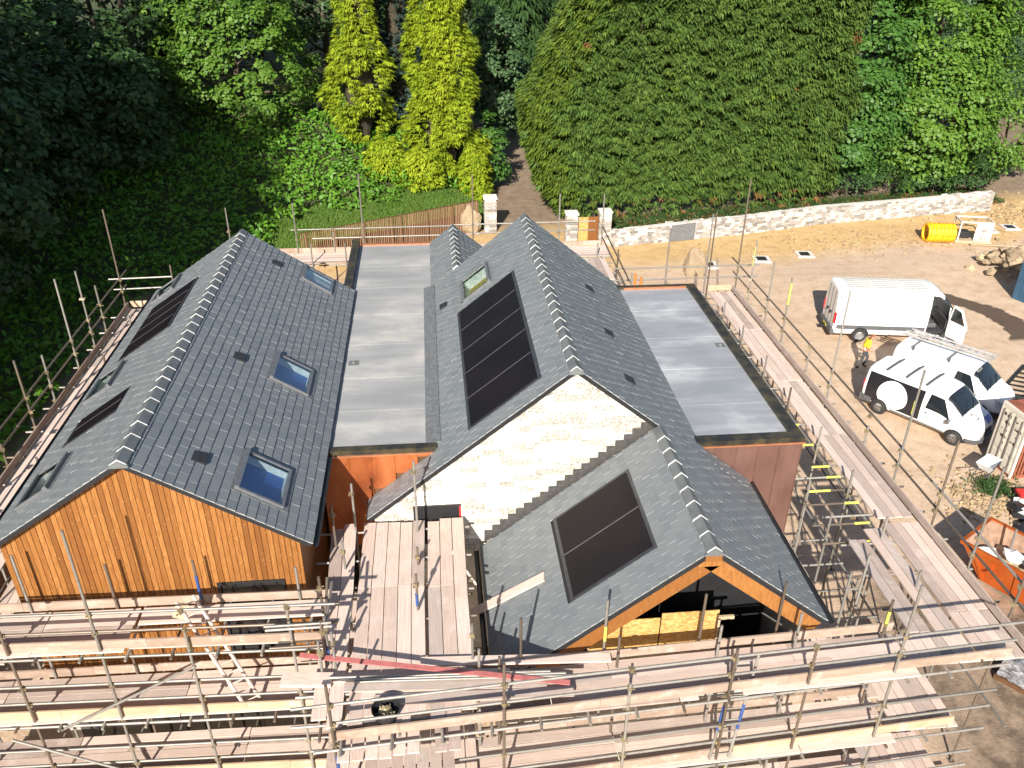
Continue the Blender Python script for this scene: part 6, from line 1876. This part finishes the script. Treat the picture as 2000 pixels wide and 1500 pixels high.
# ---- the big conifer hedge behind the stone wall
def hedge():
    e = empty('conifer_hedge', (16.5, 41, 0), 0, 'huge dense dark green conifer hedge behind the stone wall', 'hedge')
    H = 17.5
    def front(u, z):      # front face y at x = u, height z
        b_ = .9 * math.sin(min(1, z / 9) * math.pi * .6) + .35 * noise.noise(Vector((u * .35, z * .3, 2))) + .22 * noise.noise(Vector((u * 1.1, z * 1.0, 7)))
        return 36.9 + (u - 10) * .14 - b_ * 1.2
    def left(z):          # left edge x at height z
        return 9.2 - 2.6 * math.sin(min(1, z / 7.5) * math.pi * .5) * (1 - max(0, z - 6) / 14) + .5 * noise.noise(Vector((z * .6, 3, 1))) - (.4 if z > 2 else 0) + max(0, z - 8) * .30
    P, D, mi = [], [], []
    n = 30000
    for k in range(n):
        z = nrg.uniform(.25, H); u = nrg.uniform(left(z) + .2, 28.0 + .4 * math.sin(z))
        if z < 1.25 + .55 * noise.noise(Vector((u * .9, 0, 17))) and nrg.random() < .86: continue
        cl_ = noise.noise(Vector((u * 1.5, z * 2.1, 11))) + .5 * noise.noise(Vector((u * .5, z * .22, 4)))
        if cl_ < -.30 and nrg.random() < .85: continue
        y = front(u, z) + nrg.uniform(-.05, .55) - cl_ * .85
        # round the left end
        l = left(z); w_ = u - l
        if w_ < 1.6: y += (1.6 - w_) ** 2 * .55
        P.append((u, y, z)); D.append((nrg.normal(-.12 if w_ > 2 else -.7, .3), -1, nrg.normal(.10, .2)))
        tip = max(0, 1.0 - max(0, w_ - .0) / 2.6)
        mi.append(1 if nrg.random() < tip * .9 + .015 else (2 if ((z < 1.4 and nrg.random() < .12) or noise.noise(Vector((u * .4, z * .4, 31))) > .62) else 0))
    for k in range(3600):
        z = nrg.uniform(.4, H); s = nrg.uniform(0, 1)
        P.append((left(z) + nrg.uniform(-.25, .3) + s * .4, 36.6 + s * 6, z)); D.append((-1, nrg.normal(-.4, .3), nrg.normal(.05, .2))); mi.append(1 if nrg.random() < .55 else 0)
    P, D, mi = np.array(P), np.array(D), np.array(mi)
    K = 6
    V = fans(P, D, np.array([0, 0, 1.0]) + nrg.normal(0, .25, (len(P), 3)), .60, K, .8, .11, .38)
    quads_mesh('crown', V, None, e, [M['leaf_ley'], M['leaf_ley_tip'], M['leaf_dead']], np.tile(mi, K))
    b = MB(); xs = np.linspace(0, 1, 24); zs = np.linspace(1.3, H, 22)
    for z in zs:
        for q in xs:
            l = left(z) + .7; u = l + (27.4 - l) * q
            y = front(u, z) + .95 + max(0, 1.6 - (u - l)) ** 2 * .7
            b.v.append((u, y, z))
    for i in range(21):
        for j in range(23): b.f.append((i * 24 + j, i * 24 + j + 1, (i + 1) * 24 + j + 1, (i + 1) * 24 + j)); b.m.append(0)
    b.build('inner_branches', M['twig'], e)
    b = MB()
    for i in range(12):
        z0, z1 = .7 + i * 1.4, .7 + (i + 1) * 1.4
        b.quad((left(z0) + .7, 39.0, z0), (left(z0) + 1.0, 44, z0), (left(z1) + 1.0, 44, z1), (left(z1) + .7, 39.0, z1))
    b.build('inner_branches', M['twig'], e)
    for k in range(17):
        x = 9.8 + k * 1.05 + rnd.uniform(-.3, .3); y = 37.4 + (x - 10) * .14 + rnd.uniform(-.2, .4)
        branchy(e, (x, y, -.2), (x + rnd.uniform(-.2, .2), y + .3, 6), .13, [(x + rnd.uniform(-1, 1), y - .6, rnd.uniform(.8, 2)) for _ in range(2)])
hedge()

# ---- sycamores right of the hedge
broadleaf('sycamore_tree', 'deep green sycamore directly right of the conifer hedge', 29.4, 42.6, (29.2, 42.6, 8.4), (4.6, 4.2, 8.6), 440, 115, .29, M['leaf_syc'], 1.1, 'sycamores behind the stone wall', 1)
broadleaf('sycamore_tree', 'yellower sycamore at the right end of the stone wall', 35.6, 42.6, (35.6, 42.8, 7.8), (4.4, 3.9, 8.4), 380, 115, .29, M['leaf_syc2'], 1.1, 'sycamores behind the stone wall', 2)
for k, (x, y, hh, lb) in enumerate(((27.0, 40.6, 2.2, 'low dark shrub under the right end of the hedge'), (30.0, 40.4, 1.9, 'low shrub under the deep green sycamore'), (32.8, 40.2, 2.0, 'low shrub between the two sycamores'), (36.5, 40.2, 1.7, 'low shrub under the yellower sycamore'), (39.5, 40.6, 2.2, 'low shrub beyond the wall end'))):
    broadleaf('shrub', lb, x, y, (x, y, hh * .55), (1.7, 1.0, hh * .6), 34, 40, .22, M['leaf_wood'], .6, 'shrubs behind the stone wall', 10 + k, trunk_r=.06)
column('slim_conifer', 'slim dark conifer right of the yellower sycamore', 40.6, 43.5, 8.5, lambda t: 1.5 * (1 - t) ** .7 + .15, 1500, M['leaf_wood'], .5, seed=4)
broadleaf('roadside_tree', 'small leafy tree at the far right above the earth bank', 44.5, 45, (44.3, 45, 4.4), (3.0, 2.6, 4.4), 130, 50, .27, M['leaf_syc2'], .9, 'trees at the upper right', 5, trunk_r=.15)
broadleaf('roadside_tree', 'pale grey-green tree at the top right', 47, 56, (47, 56, 8.5), (4.5, 4, 6), 170, 50, .30, M['leaf_grey'], 1.0, 'trees at the upper right', 6)
broadleaf('roadside_tree', 'brownish green tree behind the lamp post', 55, 64, (55, 64, 7), (6, 4, 7), 170, 50, .34, M['leaf_wood'], 1.2, 'trees at the upper right', 7)
broadleaf('roadside_tree', 'broad tree behind the yellower sycamore', 43, 66, (43, 66, 9), (7, 4, 8), 190, 50, .36, M['leaf_syc'], 1.3, 'trees at the upper right', 8)
for k, (x, y) in enumerate(((66, 84), (54, 92), (78, 96), (44, 100), (90, 112), (66, 118))):
    broadleaf('distant_tree', ['distant tree left of the lamp post line', 'distant tree above the pale grey-green tree', 'distant tree farthest right', 'distant tree seen past the sycamore crown', 'remote tree at the right edge', 'remote tree on the far slope'][k], x, y, (x, y, 8), (9, 5, 9), 150, 45, .5, M['leaf_grey'] if k % 2 else M['leaf_wood'], 1.8, 'distant trees beyond the lane', 30 + k)

# ---- golden cypresses and their neighbours
def gold1(t): return (1.75 + .45 * math.sin(t * 9)) * (1 - .35 * t) * (.55 + .45 * min(1, t * 6))
def gold2(t): return (2.35 - .95 * t) * (.75 + .25 * min(1, t * 9)) + .2 * math.sin(t * 17)
column('golden_cypress', 'ragged golden cypress on the left of the pair', -4.6, 44.6, 17, gold1, 5600, M['leaf_gold'], .44, 7, .10, .40, 'golden cypresses beside the lane', gaps=.24, z0=.6, seed=1, ragged=.3)
column('golden_cypress', 'dense bright golden cypress next to the lane', 1.0, 43.0, 17, gold2, 11000, M['leaf_gold'], .44, 7, .10, .40, 'golden cypresses beside the lane', gaps=.26, z0=.2, seed=2, ragged=.3)
for k, (x, y, h_, r_) in enumerate(((-2.9, 40.9, 2.6, 1.2), (-.6, 40.3, 2.4, 1.5), (3.0, 41.6, 3.2, 1.1))):
    column('golden_shrub', ['low golden bush at the foot of the ragged cypress', 'low golden bush on the grass bank', 'golden bush at the lane edge'][k], x, y, h_, lambda t, r_=r_: r_ * math.sqrt(max(0, 1 - t * t)) + .1, 800, M['leaf_gold'], .40, 6, .17, .45, 'golden bushes below the cypresses', z0=.1, seed=9 + k)
column('blue_spruce', 'dark blue-green spruce between the golden cypresses', -1.9, 47.5, 17, lambda t: 1.9 * (1 - .5 * t), 2600, M['leaf_blue'], .55, 6, .13, .3, seed=3, ragged=.3, gaps=.25)
column('dark_spruce', 'drooping dark spruce at the top between cypress and hedge', 7.6, 62, 24, lambda t: 4.0 * (1 - t) ** .8 + .3, 3000, M['leaf_wood'], .9, 5, .13, .75, seed=6, ragged=.3, z0=2)
broadleaf('lane_tree', 'grey-green leafy tree leaning over the lane', 5.0, 52, (5.4, 51, 7.2), (2.0, 2.0, 4.6), 130, 55, .26, M['leaf_grey'], .75, None, 12, trunk_r=.14)
broadleaf('lane_shrub', 'dark leafy shrub at the left edge of the lane', 4.3, 44.6, (4.2, 44.4, 2.6), (1.3, 1.2, 2.6), 70, 50, .26, M['leaf_syc'], .65, None, 13, trunk_r=.08)

# ---- wood on the left
broadleaf('wood_tree', 'sunlit sycamore at the edge of the dark wood', -13.5, 48.5, (-13.6, 47.0, 9.0), (5.4, 4.4, 7.4), 330, 95, .27, M['leaf_syc2'], .85, 'trees of the dark wood', 21, clump_flat=.8)
wl = [(-21, 50, 11, 6.5, 'tall tree left of the sunlit sycamore'), (-29, 44, 10, 6.5, 'tree at the upper left corner'), (-25, 58, 12, 7, 'tree deep in the wood behind the upper left'), (-35, 52, 12, 7, 'tree at the far upper left'), (-17, 60, 12, 6, 'tree behind the sunlit sycamore'), (-8, 58, 13, 5.5, 'dark tree behind the ragged golden cypress'),
      (0, 66, 13, 6, 'dark tree behind the blue spruce'), (12, 74, 13, 6.5, 'dark tree at the end of the lane'), (-30, 34, 8, 5, 'dark tree at the left edge'), (-25, 39, 6.5, 4.2, 'lower dark tree below the upper left trees'), (-20.5, 43, 6.0, 3.6, 'dark small tree below the sunlit sycamore'), (22, 70, 12, 8, 'tree behind the conifer hedge'), (-23, 33, 8.5, 4.6, 'dark tree overhanging the shaded bank'), (-19.5, 38.5, 7.5, 3.8, 'dark leafy tree below the sunlit sycamore on its left'), (-28.5, 27, 8.5, 5.0, 'dark tree on the bank nearest the left edge'), (-44, 62, 12, 8, 'tree far back at the upper left'), (-33, 70, 13, 8, 'tree far back behind the upper left trees'), (-21, 74, 13, 8, 'tree far back behind the sunlit sycamore'), (-9, 74, 14, 8, 'tree far back behind the golden pair'), (-15, 67, 12, 7, 'dark tree filling the gap behind the sunlit sycamore'), (-28, 64, 11, 7, 'dark tree filling the gap at the upper left'), (-52, 78, 12, 9, 'farthest tree at the upper left'), (2, 82, 14, 8, 'farthest tree above the lane')]
for k, (x, y, zc_, r_, lb) in enumerate(wl):
    broadleaf('wood_tree', lb, x, y, (x, y - 1, zc_ + (2 if k < 8 else 0)), (r_, r_ * .8, r_ * 1.35), 150, 55, .36, M['leaf_wood'], 1.25, 'trees of the dark wood', 40 + k, trunk_r=.3)
# trees outside the picture on the left whose shade darkens the wood
for k, (x, y, ht) in enumerate(((-22.5, 12, 23), (-29, 19, 30), (-25, 2, 24), (-34, 8, 30), (-31, -4, 26), (-39, 18, 31), (-37, 30, 26), (-24, -10, 22), (-43, 4, 30), (-22.5, 21, 17))):
    broadleaf('shade_tree', ['tall tree just outside the left edge, nearest the house', 'tall tree outside the left edge beside the bank', 'tall tree left of the scaffold, out of the picture', 'second row tree left of the scaffold', 'tree at the front of the left wood', 'second row tree beside the bank', 'tree at the corner of the left wood', 'foremost tree of the left wood', 'third row tree of the left wood', 'smaller tree at the shaded end of the bank'][k],
              x, y, (x, y, ht * .6), (5.2, 5.2, ht * .42), 190, 110 if k in (0, 1, 6, 9) else 70, .34 if k in (0, 1, 6, 9) else .5, M['leaf_wood'], 1.8, 'trees left of the house', 70 + k, front=False, trunk_r=.35)

# ---- undergrowth and grass on the bank
n = 46000
X = nrg.uniform(-34, 3.2, n); Y = nrg.uniform(8, 50, n)
keep = []
for i in range(n):
    x, y = X[i], Y[i]; h = bank(x, y)
    if h <= .35: continue
    gr = (y - 29.6 - (x + 7.6) * .52)       # distance behind the fence line
    if -9.5 < x < 3.4 and noise.noise(Vector((x * .5, y * .5, 0))) * 1.4 + gr < 5.6 + x * .12: continue
    if h > 4.6 and nrg.random() < .6: continue
    keep.append(i)
X, Y = X[keep], Y[keep]
Z = np.array([gz(x, y) for x, y in zip(X, Y)])
mound = np.array([.55 + .75 * (noise.noise(Vector((x * .55, y * .55, 4))) + .5) + .25 * noise.noise(Vector((x * 1.7, y * 1.7, 8))) for x, y in zip(X, Y)])
P = np.stack([X, Y, Z + mound * nrg.uniform(.55, 1.05, len(X))], 1)
Nn = np.array([0, -.45, .9]) + nrg.normal(0, .45, (len(X), 3))
ug = quads_mesh('undergrowth', leaves(P, Nn, .34, .48, .3), M['leaf_bank']); tag(ug, 'bright green leafy undergrowth covering the bank', 'undergrowth', kind='stuff')
n = 42000
X = nrg.uniform(-10.5, 3.4, n); gr = nrg.uniform(.25, 6.6, n); Y = 29.6 + (X + 7.6) * .52 + gr
Z = np.array([gz(x, y) for x, y in zip(X, Y)])
P = np.stack([X, Y, Z], 1)
D = np.array([0, -.25, 1.0]) + nrg.normal(0, .35, (n, 3))
gs = quads_mesh('grass', fans(P, D, np.array([0, 1.0, 0]) + nrg.normal(0, .3, (n, 3)), .42, 1, 0, .045, .12), M['grass']); tag(gs, 'long grass on the bank above the brown fence', 'grass', kind='stuff')
# bare dead litter and weeds along the hedge foot
n = 9000
X = nrg.uniform(11.2, 41, n); Y = 32.0 + (X - 10) * .165 + nrg.uniform(1.2, 5.0, n); Z = np.zeros(n)
P = np.stack([X, Y, Z + .05], 1)
wd_ = quads_mesh('hedge_litter', fans(P, np.array([0, -.6, .8]) + nrg.normal(0, .5, (n, 3)), np.array([0, 1.0, .3]) + nrg.normal(0, .3, (n, 3)), .55, 2, .5, .10, .2), None, None, [M['leaf_wood'], M['leaf_dead']], np.tile((nrg.random(n) < .12).astype(int), 2)); tag(wd_, 'weeds and dead brown sprays along the hedge foot', 'weeds', kind='stuff')
# weeds by the container
n = 500
X = 20.1 + nrg.normal(0, .35, n); Y = 6.0 + nrg.normal(0, .3, n); P = np.stack([X, Y, np.full(n, .05)], 1)
tag(quads_mesh('weeds', fans(P, np.array([0, -.2, 1.0]) + nrg.normal(0, .5, (n, 3)), np.array([0, 1.0, 0]) + nrg.normal(0, .3, (n, 3)), .35, 2, .5, .12, .2), M['leaf_wood']), 'dark weeds growing at the container foot', 'weeds', kind='stuff')
